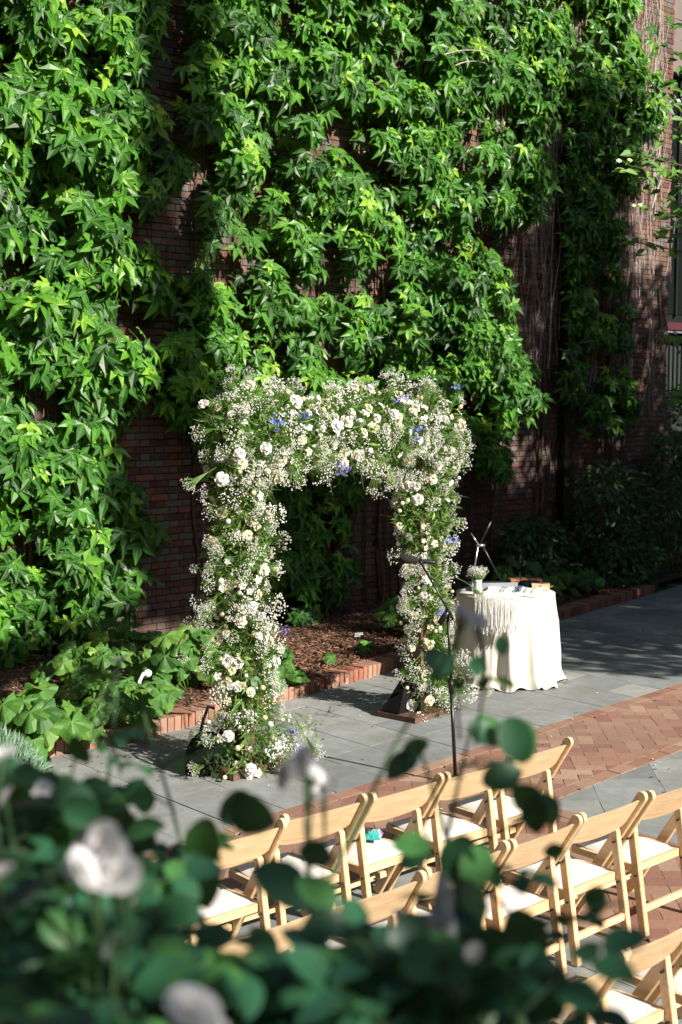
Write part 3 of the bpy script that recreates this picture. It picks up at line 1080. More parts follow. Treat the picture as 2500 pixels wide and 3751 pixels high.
def arch_surface(r2, n, bias=.0, rmul=1.0):
    """points and outward directions on the fuzzy flower body"""
    P, D, W = [], [], []
    Lleg, Lb = 2.45, 2 * AW + .5
    while len(P) < n:
        if r2.random() < (2 * Lleg) / (2 * Lleg + Lb * 1.35):
            sx = -1 if r2.random() < .52 else 1
            z = r2.random() * 2.55 + .02
            # radius profile of the leg
            if sx < 0:
                rad = .215 + .04 * math.sin(z * 4.1) + .04 * math.sin(z * 9) + (.12 if .0 < z < .35 else 0)
                cx_ = -AW - .02 + .03 * math.sin(z * 3)
            else:
                rad = .235 + .05 * math.sin(z * 3.3 + 1) + .035 * math.sin(z * 8)
                cx_ = AW + .11 + .06 * math.sin(z * 2.4 + 1)
                if z < .12 and r2.random() < .4: continue
            a = r2.random() * 2 * math.pi
            rr = rad * rmul * (r2.random() ** .3)
            c = Vector((cx_, 0, z))
            d = Vector((math.cos(a), math.sin(a) * .85, r2.gauss(-.05, .25)))
            p = c + Vector((d.x * rr * 1.1, d.y * rr, 0))
        else:
            x = (r2.random() * 2 - 1) * (AW + .28)
            rad = .31 + .05 * math.sin(x * 5) + .03 * math.sin(x * 11 + 1)
            a = r2.random() * 2 * math.pi
            rr = rad * rmul * (r2.random() ** .3)
            d = Vector((r2.gauss(0, .2) + (.6 if x > AW else -.6 if x < -AW else 0), math.cos(a), math.sin(a)))
            p = Vector((x, math.cos(a) * rr * .9, 2.5 + math.sin(a) * rr))
        if p.z < .03: p.z = .03 + r2.random() * .05
        P.append(p); D.append(d.normalized())
    return P, D


def orient(p, d, r2, s=1.0, roll=True):
    q_ = d.to_track_quat('Z', 'Y').to_matrix().to_4x4()
    return Matrix.Translation(p) @ q_ @ Matrix.Rotation(r2.uniform(0, 6.28), 4, 'Z') @ Matrix.Scale(s, 4)


ra = random.Random(5)
# greenery: blades, stems, small leaves
n = 26000
P, D = arch_surface(ra, n, rmul=1.06)
P = np.array([tuple(p) for p in P]); D = np.array([tuple(d) for d in D])
blade = T().add([(-.012, 0, 0), (.012, 0, 0), (.02, .5, .06), (0, 1, -.06), (-.02, .5, .06)], [(0, 1, 2, 4), (4, 2, 3)], .5)
leafb = T().add([(0, 0, 0), (-.14, .4, .04), (0, 1, -.1), (.14, .4, .04), (0, .45, .0)], [(0, 1, 4), (1, 2, 4), (4, 2, 3), (0, 4, 3)], .5)
tipd = D + rng.normal(0, .55, (n, 3)) + np.array([0, -.1, -.15])
Mx = frames(P - D * .05, rng.normal(0, 1, (n, 3)) + D * .4, tipd, rng.uniform(.05, .17, n) * np.where(rng.uniform(0, 1, n) < .6, 1, .5))
wh = (rng.uniform(0, 1, n) < .45).astype(int)
Mx[wh == 1, :, :3] *= .62
scatter('greenery', [blade, leafb], wh, Mx, np.clip(rng.normal(.48, .22, n), 0, 1), M_fern, arch)
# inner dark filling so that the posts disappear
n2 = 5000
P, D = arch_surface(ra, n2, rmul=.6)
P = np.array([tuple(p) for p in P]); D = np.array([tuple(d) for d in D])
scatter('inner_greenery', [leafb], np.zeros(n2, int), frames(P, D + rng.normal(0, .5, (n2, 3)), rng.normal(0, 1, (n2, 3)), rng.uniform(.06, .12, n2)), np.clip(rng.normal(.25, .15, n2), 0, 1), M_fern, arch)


def put(meshes, n, s0, s1, mat=None, rmul=1.0, out=.0, name=None, facing=0.0, droop=0.0, first=0):
    P, D = arch_surface(ra, int(n * 2.2), rmul=rmul)
    k = 0
    for p, d in zip(P, D):
        if k >= n: break
        if d.y > .45 and ra.random() < .75: continue               # fewer on the wall side
        dd = (d + Vector((0, -facing, .15 - droop)) + Vector((ra.gauss(0, .25), ra.gauss(0, .25), ra.gauss(0, .25)))).normalized()
        me = ra.choice(meshes)
        link(name or me.name.split('.')[0], me, mat, arch, orient(p + d * out, dd, ra, ra.uniform(s0, s1)))
        k += 1


put(GYP, 165, .8, 1.3, None, 1.0, -.05)
put(UMB, 230, .8, 1.3, None, 1.05, -.02, droop=.1)
put(ROSE, 230, .75, 1.3, M_petal, 1.02, .01, facing=.4)
put(BLOS, 330, .9, 1.8, M_petal, 1.05, .02, facing=.2)
put(BUDS, 140, .8, 1.3, M_petal, 1.08, .03)
# long loose sprays leaving the outline
spr = T()
SPR = []


def spray(p0, d, l, n_, kind):
    p = Vector(p0); d = Vector(d).normalized(); pts = [p.copy()]
    for k in range(7):
        p = p + d * l / 7
        d = (d + Vector((ra.gauss(0, .08), ra.gauss(0, .08), -.05))).normalized()
        pts.append(p.copy())
    spr.tube(pts, [.003, .003, .0025, .0025, .002, .002, .0015, .001], 4, .6, False)
    for k in range(n_):
        q_ = pts[ra.randint(3, 7)] + Vector((ra.gauss(0, .03), ra.gauss(0, .03), ra.gauss(0, .03)))
        if kind == 'g': link('gypsophila_spray', ra.choice(GYP), None, arch, orient(q_, (d + Vector((ra.gauss(0, .5), ra.gauss(0, .5), ra.gauss(0, .5)))).normalized(), ra, ra.uniform(.45, .75)))
        elif kind == 'u': link('lace_umbel', ra.choice(UMB), None, arch, orient(pts[-1], d, ra, 1.2)); break
        else: link('blossom', ra.choice(BLOS), M_petal, arch, orient(q_, d, ra, ra.uniform(.4, .6)))


for a in [((-1.3, -.1, 1.55), (-1, -.2, .25), .42, 5, 'g'), ((-1.3, -.1, 1.4), (-1, -.2, -.05), .45, 6, 'g'), ((-1.3, 0, 1.3), (-1, -.1, -.35), .42, 5, 'g'),
          ((-1.25, 0, 1.15), (-1, -.2, -.5), .4, 5, 'b'), ((-1.3, 0, 2.3), (-1, -.2, -.3), .28, 2, 'u'), ((-1.35, -.1, 2.55), (-1, 0, .1), .2, 1, 'u'),
          ((-1.1, 0, 2.75), (-.2, 0, 1), .15, 4, 'g'), ((-.95, 0, 2.75), (.1, 0, 1), .16, 4, 'g'), ((1.3, 0, 2.2), (1, 0, -.05), .33, 4, 'b'), ((1.35, 0, 2.0), (1, 0, -.4), .3, 4, 'b'),
          ((-.95, -.25, .4), (.6, -.5, -.15), .3, 6, 'g'), ((-1.0, -.3, .5), (-.2, -.8, -.6), .4, 3, 'u'),
          ((-1.2, -.25, .6), (-.7, -.6, -.9), .5, 4, 'b'), ((.95, -.2, 1.35), (-1, 0, -.05), .3, 5, 'g'), ((.95, -.2, 1.15), (-1, -.1, -.2), .28, 4, 'g'), ((1.25, -.2, .6), (1, -.2, -.4), .35, 4, 'g'),
          ((1.2, -.25, .3), (.8, -.6, -.2), .4, 4, 'g'), ((.85, -.2, .6), (-1, -.3, -.3), .25, 3, 'u'), ((-.5, -.3, 2.25), (0, -.2, -1), .22, 4, 'b'), ((-.1, -.3, 2.25), (.1, -.2, -1), .2, 3, 'b'),
          ((1.35, -.2, 1.2), (1, -.2, -.4), .28, 2, 'u'), ((1.2, 0, 1.6), (1, -.3, -.3), .25, 2, 'u')]:
    spray(*a)
spr.obj('spray_stems', M_fern, arch, smooth=True, kind='stuff')
# blue sprigs at the places the eye finds them
for (x, y, z, s) in [(-1.12, -.33, 2.58, 1.1), (-.78, -.3, 2.62, .8), (.35, -.3, 2.72, .9), (.55, -.3, 2.5, .8), (-.42, -.34, 2.22, .9), (1.15, -.28, 2.85, .7), (-.98, -.42, .14, 1.4), (-.9, -.4, .1, 1.2), (-1.0, -.38, .32, .7), (1.02, -.3, 1.55, .9), (.95, -.3, .95, .8), (.6, -.3, 2.42, .6), (-1.0, -.3, 1.05, .6)]:
    link('delphinium', ra.choice(DEL), M_blue, arch, orient(Vector((x, y, z)), Vector((ra.gauss(0, .3), -1, .3)).normalized(), ra, s))
# round grey eucalyptus leaves
P, D = arch_surface(ra, 260, rmul=1.0)
em = [EUC_ for EUC_ in (0, 1)]
eu = []
for t_ in (.3, .8):
    e = T(); e.add(EUC.v, EUC.f, t_); eu.append(e.mesh('eucalyptus_leaf'))
for p, d in list(zip(P, D))[:120]:
    link('eucalyptus_leaf', ra.choice(eu), M_euca, arch, orient(p, d, ra, ra.uniform(.05, .085)))

# black sandbag at the left foot of the arch
sb = empty('sandbag', 'black fabric weight bag slumped on the left foot of the flower arch', 'sandbag', (5.58, 7.74, 0), .2)
t = T()
vs = []
for j, (zz, s) in enumerate([(0.005, .95), (.08, 1.1), (.17, 1.0), (.25, .82), (.29, .45)]):
    for k in range(16):
        a = 2 * math.pi * k / 16
        rr = (.16 + .02 * math.sin(3 * a + j)) * s
        vs.append((rr * math.cos(a), rr * .8 * math.sin(a), zz + .012 * math.sin(5 * a + j * 2)))
t.add(vs, [(j * 16 + k, j * 16 + (k + 1) % 16, (j + 1) * 16 + (k + 1) % 16, (j + 1) * 16 + k) for j in range(4) for k in range(16)] + [tuple(64 + k for k in range(16))])
t.obj('bag', M_blackcloth, sb, smooth=True)
T().tube([(-.12, -.02, .24), (-.06, -.03, .42), (.0, -.02, .5), (.08, .0, .47)], .012, 6).obj('strap', M_blackcloth, sb, smooth=True)

# ------------------------------------------------------------------ table
TX, TY = 9.66, 8.38
TH = .875
tb = empty('round_table', 'small round table hidden under a floor length ivory cloth beside the arch', 'table', (TX, TY, 0))
T().lathe([(.46, TH - .035), (.47, TH - .025), (.47, TH - .01), (.46, TH - .008)], 48).obj('tabletop', M_dkwood, tb)
T().lathe([(.22, 0.01), (.2, .03), (.035, .06), (.035, TH - .04), (.1, TH - .036)], 16).obj('leg', M_black, tb)
cl = T()
na, nh = 260, 34
fr = random.Random(9)
folds = [(5, .35, fr.uniform(0, 6)), (9, .6, fr.uniform(0, 6)), (14, .55, fr.uniform(0, 6)), (23, .25, fr.uniform(0, 6))]
vs, fs = [], []
for j in range(nh + 1):
    for k in range(na):
        a = 2 * math.pi * k / na
        if j <= 4:
            r_ = .48 * j / 4.0 + .004; zz = TH + .002
            if j == 4: zz = TH - .004
        else:
            h = (j - 4) / (nh - 4)
            f = sum(am * (1 - 2 * abs(math.sin((m_ * a + ph + .7 * math.sin(h * 1.5 + m_)) / 2)) ** .7) for m_, am, ph in folds) / 1.3
            amp = .004 + .062 * h ** .9
            fl = .022 + .07 * h + .055 * max(0, h - .85) / .15 * (1 + math.sin(7 * a) * .5)
            r_ = .48 + fl * min(1, h * 3 + .1) * .9 + amp * f
            zz = (TH - .012) * (1 - h) + .006
            if h > .95: zz = max(.008, zz * .6 + .018 * (1 + math.sin(19 * a + 2 * math.sin(4 * a))))
        vs.append((r_ * math.cos(a), r_ * math.sin(a), zz))
for j in range(nh):
    for k in range(na):
        fs.append((j * na + k, j * na + (k + 1) % na, (j + 1) * na + (k + 1) % na, (j + 1) * na + k))
fs.append(tuple(range(na))[::-1])
cl.add([(a[0] + TX, a[1] + TY, a[2]) for a in vs], fs)
o = cl.obj('tablecloth', M_linen, smooth=True)
tag(o, 'floor length ivory cloth draped in soft folds over the round table', 'tablecloth')

VR = Vector((rt.x, rt.y, 0)); VF = Vector((fh.x, fh.y, 0))       # across and along the approach to the table
TZ = TH + .006


def tp(a, b): return Vector((TX, TY, 0)) + VR * a + VF * b


# prayer shawl folded on the table front, fringe over the edge
sh = empty('striped_shawl', 'white fringed prayer shawl with thin blue black stripes folded on the table', 'shawl', (TX, TY, TZ), math.atan2(rt.y, rt.x))
t = T(); nxs, nys = 24, 14
M_shawl = plain('white_wool', (.8, .79, .76), .85, nscale=40, namt=.05)
M_navy = plain('navy_thread', (.02, .05, .12), .8)


def sz(x, y): return .022 + .008 * math.sin(x * 20 + y * 9) + .006 * math.sin(y * 31) + .012 * (x < 0)


vs = [(-.26 + .52 * i / nxs + .12 * (j / nys), -.36 + .50 * j / nys + .03 * math.sin(i * .5), sz(-.26 + .52 * i / nxs, j / nys)) for j in range(nys + 1) for i in range(nxs + 1)]
top = len(vs)
vs += [(a, b, .001) for a, b, c in vs]
fs = []
for j in range(nys):
    for i in range(nxs):
        a = j * (nxs + 1) + i
        fs.append((a, a + 1, a + nxs + 2, a + nxs + 1))
for i in range(nxs): fs += [(i, i + top, i + 1 + top, i + 1), (nys * (nxs + 1) + i, nys * (nxs + 1) + i + 1, nys * (nxs + 1) + i + 1 + top, nys * (nxs + 1) + i + top)]
for j in range(nys):
    a, b = j * (nxs + 1), (j + 1) * (nxs + 1); fs += [(a, b, b + top, a + top), (a + nxs, a + nxs + top, b + nxs + top, b + nxs)]
t.add(vs, fs)
t.obj('folded_cloth', M_shawl, sh, smooth=True)
for k, (xx, ww) in enumerate([(-.10, .006), (-.07, .006), (.02, .012), (.05, .02), (.075, .012), (.13, .006), (.2, .006)]):
    t = T(); vs = []
    for j in range(nys + 1):
        for s in (-ww / 2, ww / 2):
            xq = xx + s + .12 * j / nys
            vs.append((xq, -.355 + .49 * j / nys + .015, sz(xx, j / nys) + .0125))
    t.add(vs, [(2 * j, 2 * j + 1, 2 * j + 3, 2 * j + 2) for j in range(nys)])
    t.obj('stripe', M_navy, sh)
t = T()
for k in range(150):
    x = -.34 + .36 * k / 150 + fr.gauss(0, .004)
    l = fr.uniform(.24, .34); yy = -math.sqrt(max(.01, .525 ** 2 - x * x)) - .015
    x2 = x + fr.gauss(0, .012)
    t.tube([(x, yy + .05, .012), (x, yy, -.005), ((x + x2) / 2, yy - .05 - fr.uniform(0, .015), -l * .5), (x2, yy - .085, -l)], .0032, 3)
t.obj('fringe', M_shawl, sh, kind='stuff')
t = T()
vs = [(-.34 + .36 * i / 12, -math.sqrt(max(.01, .495 ** 2 - (-.34 + .36 * i / 12) ** 2)) - .012 + (.08 if j else 0), (.016 if j else -.05) + .006 * math.sin(i)) for i in range(13) for j in (0, 1)]
t.add(vs, [(2 * i, 2 * i + 1, 2 * i + 3, 2 * i + 2) for i in range(12)])
t.obj('hem', M_shawl, sh, smooth=True)


def at(name, label, cat, a, b, rz=0, z=TZ):
    p = tp(a, b)
    return empty(name, label, cat, (p.x, p.y, z), math.atan2(rt.y, rt.x) + rz)


# collapsed music stand lying on the table with its tripod in the air
ms = at('folding_music_stand', 'grey folding music stand lying on the table, tripod legs in the air', 'music stand', -.12, .14, .12)
T().prism([(-.23, -.13), (.2, -.13), (.23, .14), (-.2, .14)], 0.012, .03).obj('desk', M_greymetal, ms)
T().box((0, -.135, .045), (.46, .012, .07)).obj('lip', M_greymetal, ms)
T().box((.02, .15, .04), (.5, .03, .03)).obj('hinge_bar', M_black, ms)
J = Vector((-.09, .05, .43))
T().tube([(.15, .16, .03), J], .011, 8).obj('leg', M_black, ms, smooth=True)
T().tube([(-.18, .1, .03), J + Vector((-.04, 0, 0))], .010, 8).obj('leg', M_steel, ms, smooth=True)
T().tube([J + Vector((-.02, 0, .02)), (-.01, .02, .67)], .012, 8).obj('leg', M_black, ms, smooth=True)
T().tube([J + Vector((-.06, 0, .0)), J + Vector((.03, 0, .0))], .014, 8).obj('joint', M_steel, ms, smooth=True)
T().tube([J + Vector((-.03, 0, .0)), J + Vector((-.11, 0.02, .12))], .008, 8).obj('leg', M_steel, ms, smooth=True)
for (a, b, rz, sc_, lb, m_) in [(.16, .28, .1, (.16, .10, .085), 'dark reddish wooden box at the back of the table beside the music stand', M_boxwood), (.36, .1, -.12, (.17, .09, .06), 'pale tan wooden box at the right edge of the table beside the pouch', M_beech)]:
    bxo = at('wooden_box', lb, 'box', a, b, rz)
    T().box((0, 0, sc_[2] * .36), (sc_[0], sc_[1], sc_[2] * .7)).obj('body', m_, bxo)
    T().box((0, 0, sc_[2] * .86), (sc_[0] + .006, sc_[1] + .006, sc_[2] * .26)).obj('lid', m_, bxo)
    T().box((0, -sc_[1] / 2 - .004, sc_[2] * .7), (.02, .006, .02)).obj('clasp', M_steel, bxo)
pc = at('black_pouch', 'soft black pouch slumped between the two wooden boxes on the table', 'pouch', .27, .2, 0)
t = T(); vs = []
for j, (zz, s) in enumerate([(0, 1), (.03, 1.1), (.06, .9), (.075, .4)]):
    for k in range(14):
        a = 2 * math.pi * k / 14; vs.append(((.11 + .012 * math.sin(3 * a)) * s * math.cos(a), (.07 + .01 * math.sin(4 * a + 1)) * s * math.sin(a), zz + .006 * math.sin(5 * a)))
t.add(vs, [(j * 14 + k, j * 14 + (k + 1) % 14, (j + 1) * 14 + (k + 1) % 14, (j + 1) * 14 + k) for j in range(3) for k in range(14)] + [tuple(42 + k for k in range(14))])
t.obj('body', M_blackcloth, pc, smooth=True)
T().tube([(-.08, .02, .05), (-.1, .05, .12), (-.09, .07, .15)], .006, 6).obj('cord', M_black, pc)
rc = at('red_case', 'dark maroon case at the back edge of the table behind the pouch', 'case', .3, .33, .1)
T().box((0, 0, .035), (.2, .09, .05)).obj('body', M_maroon, rc)
T().box((0, 0, .066), (.204, .094, .012)).obj('lid', M_maroon, rc)
cp = at('coiled_cable', 'short dark cable coiled at the far right edge of the table', 'cable', .445, .16, 0)
T().tube([(.03 * math.cos(a * .7) * (1 + .04 * a), .025 * math.sin(a * .7), .008 + .001 * a) for a in range(22)], .006, 5).obj('cord', M_dkwood, cp, smooth=True)
vsn = at('flower_vase', 'white vase of small white flowers at the left of the table', 'vase', -.30, -.26, 0)
T().lathe([(.04, 0), (.044, .02), (.04, .08), (.036, .13), (.04, .15), (.034, .15), (.03, .02)], 20).obj('vase', M_whitecer, vsn, smooth=True)
for k in range(14):
    d = Vector((fr.gauss(0, .4), fr.gauss(0, .4), 1)).normalized()
    link('gypsophila_spray', fr.choice(GYP), None, vsn, orient(Vector((fr.gauss(0, .02), fr.gauss(0, .02), .13)), d, fr, fr.uniform(.5, .8)))

# ------------------------------------------------------------------ microphone stand
mc = empty('microphone_stand', 'tall black boom microphone stand with round base in front of the arch', 'microphone stand', (6.74, 6.30, 0))
T().lathe([(.14, 0.003), (.145, .008), (.14, .022), (.05, .032), (.02, .045), (.018, .07)], 32).obj('base', M_black, mc, smooth=True)
top_ = Vector((-.045, .045, 1.24)) + VR * -.0
T().tube([(0, 0, .05), top_ * .55], .0135, 10).obj('pole', M_black, mc, smooth=True)
T().tube([top_ * .54, top_ * .62], .02, 10).obj('clutch', M_black, mc, smooth=True)
T().tube([top_ * .6, top_], .0105, 10).obj('upper_pole', M_black, mc, smooth=True)
bmA = top_ + VR * .035 + VF * -.03 + Vector((0, 0, -.03))
bmB = top_ + VR * -.19 + VF * .08 + Vector((0, 0, .36))
T().tube([bmA, bmB], .0085, 8).obj('boom', M_black, mc, smooth=True)
T().tube([top_ + VR * -.06 + Vector((0, 0, -.07)), top_ + VR * .01 + Vector((0, 0, .03))], .022, 10).obj('knob', M_black, mc, smooth=True)
mcp = empty('microphone', 'black microphone with foam windscreen held level on the boom stand', 'microphone', tuple(Vector((6.74, 6.30, 0)) + bmB + Vector((0, 0, .012))))
q_ = (VR * 1.0 + VF * .1 + Vector((0, 0, -.13))).normalized().to_track_quat('Z', 'Y').to_matrix().to_4x4()
T().lathe([(.012, -.02), (.016, 0), (.0145, .09), (.012, .11)], 14, M=q_).obj('handle', M_black, mcp, smooth=True)
T().lathe([(.004, -.155), (.024, -.14), (.031, -.11), (.03, -.07), (.02, -.03), (.014, -.018)], 16, M=q_).obj('windscreen', M_rubber, mcp, smooth=True)
T().tube([(0, 0, -.02), (0, 0, .0)], .018, 10).obj('clip', M_black, mcp, smooth=True)

# ------------------------------------------------------------------ chairs
def make_chair(label):
    c = empty('folding_chair', label, 'chair', (0, 0, 0), 0, 'wooden folding chairs in rows facing the arch')
    hw = .262

    def bar(p, q_, wy, wx, x, rnd_=True):
        p, q_ = Vector(p), Vector(q_)
        d = (q_ - p).normalized(); nrm = Vector((0, -d.z, d.y))
        pr = []
        a0, a1 = p, q_
        n_ = 7
        L_pts = []
        for k in range(n_):
            an = math.pi * k / (n_ - 1)
            L_pts.append(a1 + nrm * math.cos(an) * wy / 2 + d * math.sin(an) * wy * .45)
        L_pts += [a0 - nrm * wy / 2, a0 + nrm * wy / 2]
        b = .004
        t = T(); vs = []
        m_ = len(L_pts); ctr = (a0 + a1) / 2
        for xx, ins in ((x - wx / 2, b), (x - wx / 2 + b, 0), (x + wx / 2 - b, 0), (x + wx / 2, b)):
            for v in L_pts:
                off = (v - (a0 + d * (v - a0).dot(d)))
                o_ = off.normalized() * min(ins, off.length) if off.length > 0 else Vector()
                vs.append((xx, v.y - o_.y, v.z - o_.z))
        fs = [tuple(range(m_))] + [tuple(3 * m_ + k for k in range(m_))[::-1]]
        for r_ in range(3):
            for k in range(m_): fs.append((r_ * m_ + k, (r_ + 1) * m_ + k, (r_ + 1) * m_ + (k + 1) % m_, r_ * m_ + (k + 1) % m_))
        t.add(vs, [f[::-1] for f in fs])
        return t
    for s in (-1, 1):
        bar((0, .49, .005), (0, .01, .765), .058, .025, s * (hw - .0125)).obj('back_post', M_beech, c)
        bar((0, .055, .005), (0, .145, .56), .046, .034, s * (hw - .052)).obj('rear_leg', M_beech, c)
        T().tube([(s * (hw - .085), .135, .51), (s * (hw + .001), .135, .51)], .006, 8).obj('bolt', M_black, c)
        T().tube([(s * (hw - .085), .105, .31), (s * (hw - .03), .105, .31)], .006, 8).obj('bolt', M_black, c)
    # backrest: a bowed board
    t = T(); n_ = 14; vs = []
    for i in range(n_ + 1):
        x = -(hw - .024) + 2 * (hw - .024) * i / n_
        q_ = 1 - (x / (hw - .02)) ** 2
        bow = -.03 * q_
        top_z = .745 + .014 * q_; bot_z = .60 - .004 * q_ + .02 * (1 - q_) ** 3
        for (zz, yy) in ((bot_z, 0), (top_z, 0), (top_z, .014), (bot_z, .014)):
            lean = (.77 - zz) * .62
            vs.append((x, lean + bow + yy + .0, zz))
    fs = []
    for i in range(n_):
        a = i * 4
        for k in range(4): fs.append((a + k, a + (k + 1) % 4, a + 4 + (k + 1) % 4, a + 4 + k))
    fs += [(0, 3, 2, 1), (n_ * 4, n_ * 4 + 1, n_ * 4 + 2, n_ * 4 + 3)]
    t.add(vs, [f[::-1] for f in fs]); t.obj('backrest', M_beech, c)
    # seat frame
    sw = hw - .072
    for s in (-1, 1): T().box((s * (sw + .008), .34, .335), (.022, .40, .036)).obj('seat_rail', M_beech, c)
    T().box((0, .135, .335), (2 * sw - .002, .022, .04)).obj('seat_rail', M_beech, c)
    T().box((0, .548, .335), (2 * sw - .002, .02, .036)).obj('seat_rail', M_beech, c)
    t = T(); vs = []; n1, n2 = 12, 12
    for j in range(n2 + 1):
        for i in range(n1 + 1):
            u_, v_ = i / n1 * 2 - 1, j / n2 * 2 - 1
            d = max(abs(u_), abs(v_))
            e = 1 - max(abs(u_) ** 5, abs(v_) ** 5)
            rx = u_ * (1 - .10 * max(0, v_) * abs(u_) ** 6)
            vs.append((rx * (sw - .003), .345 + v_ * .196, .352 + .024 * e ** .5))
    t.add(vs, [(j * (n1 + 1) + i, j * (n1 + 1) + i + 1, (j + 1) * (n1 + 1) + i + 1, (j + 1) * (n1 + 1) + i) for j in range(n2) for i in range(n1)])
    t.add([(-(sw - .003), .149, .33), (sw - .003, .149, .33), (sw - .003, .541, .33), (-(sw - .003), .541, .33), (-(sw - .003), .149, .352), (sw - .003, .149, .352), (sw - .003, .541, .352), (-(sw - .003), .541, .352)], [(3, 2, 1, 0), (0, 1, 5, 4), (1, 2, 6, 5), (2, 3, 7, 6), (3, 0, 4, 7)])
    t.obj('seat_pad', M_vinyl, c, smooth=True)
    T().box((0, .072, .135), (2 * (hw - .065), .016, .035)).obj('stretcher', M_beech, c)
    T().box((0, .405, .14), (2 * (hw - .024), .02, .032)).obj('stretcher', M_beech, c)
    T().tube([(-(hw - .024), .27, .325), (hw - .024, .27, .325)], .005, 8).obj('hinge_rod', M_steel, c)
    return c


def copy_thing(o, loc, rz, label):
    c = o.copy(); col.objects.link(c); c.location = loc; c.rotation_euler = (0, 0, rz); c['label'] = label
    for ch in o.children:
        d = ch.copy(); col.objects.link(d); d.parent = c
    return c


rows = [
    (4.70, [(5.76, 'folding chair at the far right end of the front row, beside open herringbone brick'), (5.21, 'front row chair second from the right end, with a yellow mark on its backrest'),
            (4.665, 'front row chair with the turquoise snack bag on its seat'), (4.115, 'front row chair just left of the one holding the snack bag'),
            (3.565, 'front row chair fifth from the right end, half hidden by rose leaves'), (3.02, 'front row chair sixth from the right end, seen through rose leaves'), (2.47, 'leftmost chair of the front row, mostly behind the rose bush')]),
    (3.775, [(5.74, 'second row chair cut off by the right edge of the photo'), (5.195, 'second row chair second from the right, in front of red paving'), (4.66, 'second row chair with its whole near rear leg and dappled seat visible'),
             (4.115, 'second row chair directly behind the tall rose stem'), (3.565, 'second row chair with backrest beside the elongated white rose'), (3.02, 'second row chair almost buried behind dark rose leaves, left of the elongated rose'), (2.47, 'leftmost second row chair glimpsed through the rose bush')]),
    (2.72, [(4.645, 'third row chair whose seat is cut by the right edge of the photo'), (4.095, 'third row chair with backrest at the bottom right corner'), (3.55, 'third row chair second from the bottom right corner, behind big blurred leaves'), (3.0, 'third row chair at the bottom edge glimpsed between dark leaves')]),
]
proto = None
for y, lst in rows:
    for x, lb in lst:
        if proto is None:
            proto = make_chair(lb)
            proto.location = (x, y, 0); proto.rotation_euler = (0, 0, 0)
        else:
            copy_thing(proto, (x + rnd.gauss(0, .003), y + rnd.gauss(0, .012), 0), rnd.gauss(0, .018), lb)
# yellow mark on one backrest: a child of that chair
for o in list(col.objects):
    if o.get('label', '').find('yellow mark') >= 0:
        t = T(); t.add([(.155, .02 + .0, .735), (.172, .025, .74), (.166, .05, .665), (.152, .05, .66)], [(0, 3, 2, 1)])
        my = plain('yellow_mark', (.75, .62, .12), .6)
        y_ = T().add([(.150, -.004, .742), (.166, -.001, .742), (.158, .046, .65), (.146, .045, .65)], [(0, 3, 2, 1)])
        y_.obj('yellow_mark', my, o)
# snack bag
sbg = empty('snack_bag', 'crumpled turquoise and pink snack bag lying on a front row chair seat', 'snack bag', (4.755, 5.06, .378), .6)
t = T(); vs = []; n1, n2 = 10, 8; r2 = random.Random(4)
for sgn in (1, -1):
    for j in range(n2 + 1):
        for i in range(n1 + 1):
            u_, v_ = i / n1 * 2 - 1, j / n2 * 2 - 1
            e = max(0, (1 - abs(u_) ** 3) * (1 - v_ * v_))
            vs.append((u_ * .085, v_ * .055 * (1 + .12 * abs(u_) ** 4), .024 + sgn * .022 * e + (r2.gauss(0, .0035) if e > .05 and sgn > 0 else 0)))
off = (n1 + 1) * (n2 + 1)
fs = [(j * (n1 + 1) + i, j * (n1 + 1) + i + 1, (j + 1) * (n1 + 1) + i + 1, (j + 1) * (n1 + 1) + i) for j in range(n2) for i in range(n1)]
t.add(vs, fs + [tuple(a + off for a in f)[::-1] for f in fs])
m, nt, b = nodemat('printed_foil')
nz = noise_node(nt, 13, 1, .3)
c_ = ramp(nt, nz.outputs['Fac'], [(.0, (.04, .42, .38)), (.47, (.08, .55, .5)), (.5, (.75, .85, .85)), (.58, (.1, .35, .45)), (.66, (.65, .1, .4))])
nt.links.new(c_, b.inputs['Base Color']); b.inputs['Roughness'].default_value = .25; b.inputs['Metallic'].default_value = .25
t.obj('wrapper', m, sbg)
t = T()
for k in range(14):
    x = .085 + (k % 2) * .008
    t.add([(.083, -.055 + k * .0083, .02), (.083, -.055 + (k + 1) * .0083, .02), (x + .02, -.055 + (k + 1) * .0083, .022 + .006 * (k % 2)), (x + .02, -.055 + k * .0083, .022 - .005 * (k % 2))], [(0, 1, 2, 3), (3, 2, 1, 0)])
t.obj('crimped_end', M_steel, sbg)

# ------------------------------------------------------------------ bed plants
def lobed_leaf(seed):
    r2 = random.Random(seed); t = T()
    n_ = 25; vs = [(0, .0, 0)]; rib = [1]
    for i in range(n_):
        a = -2.75 + 5.5 * i / (n_ - 1)
        r_ = .55 * (1 + .17 * math.cos(a * 5 * 6.28 / 6.9)) * (1 + .12 * math.cos(a)) * (1 + r2.gauss(0, .035))
        if i in (0, n_ - 1): r_ *= .8
        for f in (.55, 1):
            x, y = math.sin(a) * r_ * f, math.cos(a) * r_ * f + .0
            vs.append((x, y, (.05 * math.cos(a * 5) * f * f if f == 1 else .03 * math.cos(a * 5)) - .2 * f * f))
            rib.append(.85 if (i % 4 == 0) else 0)
    fs = []
    for i in range(n_ - 1):
        a = 1 + 2 * i
        fs += [(0, a, a + 2), (a, a + 1, a + 3, a + 2)]
    t.add(vs, [f[::-1] for f in fs], .5, rib)
    return t


LOB = [lobed_leaf(s) for s in range(4)]
lob_me = {}


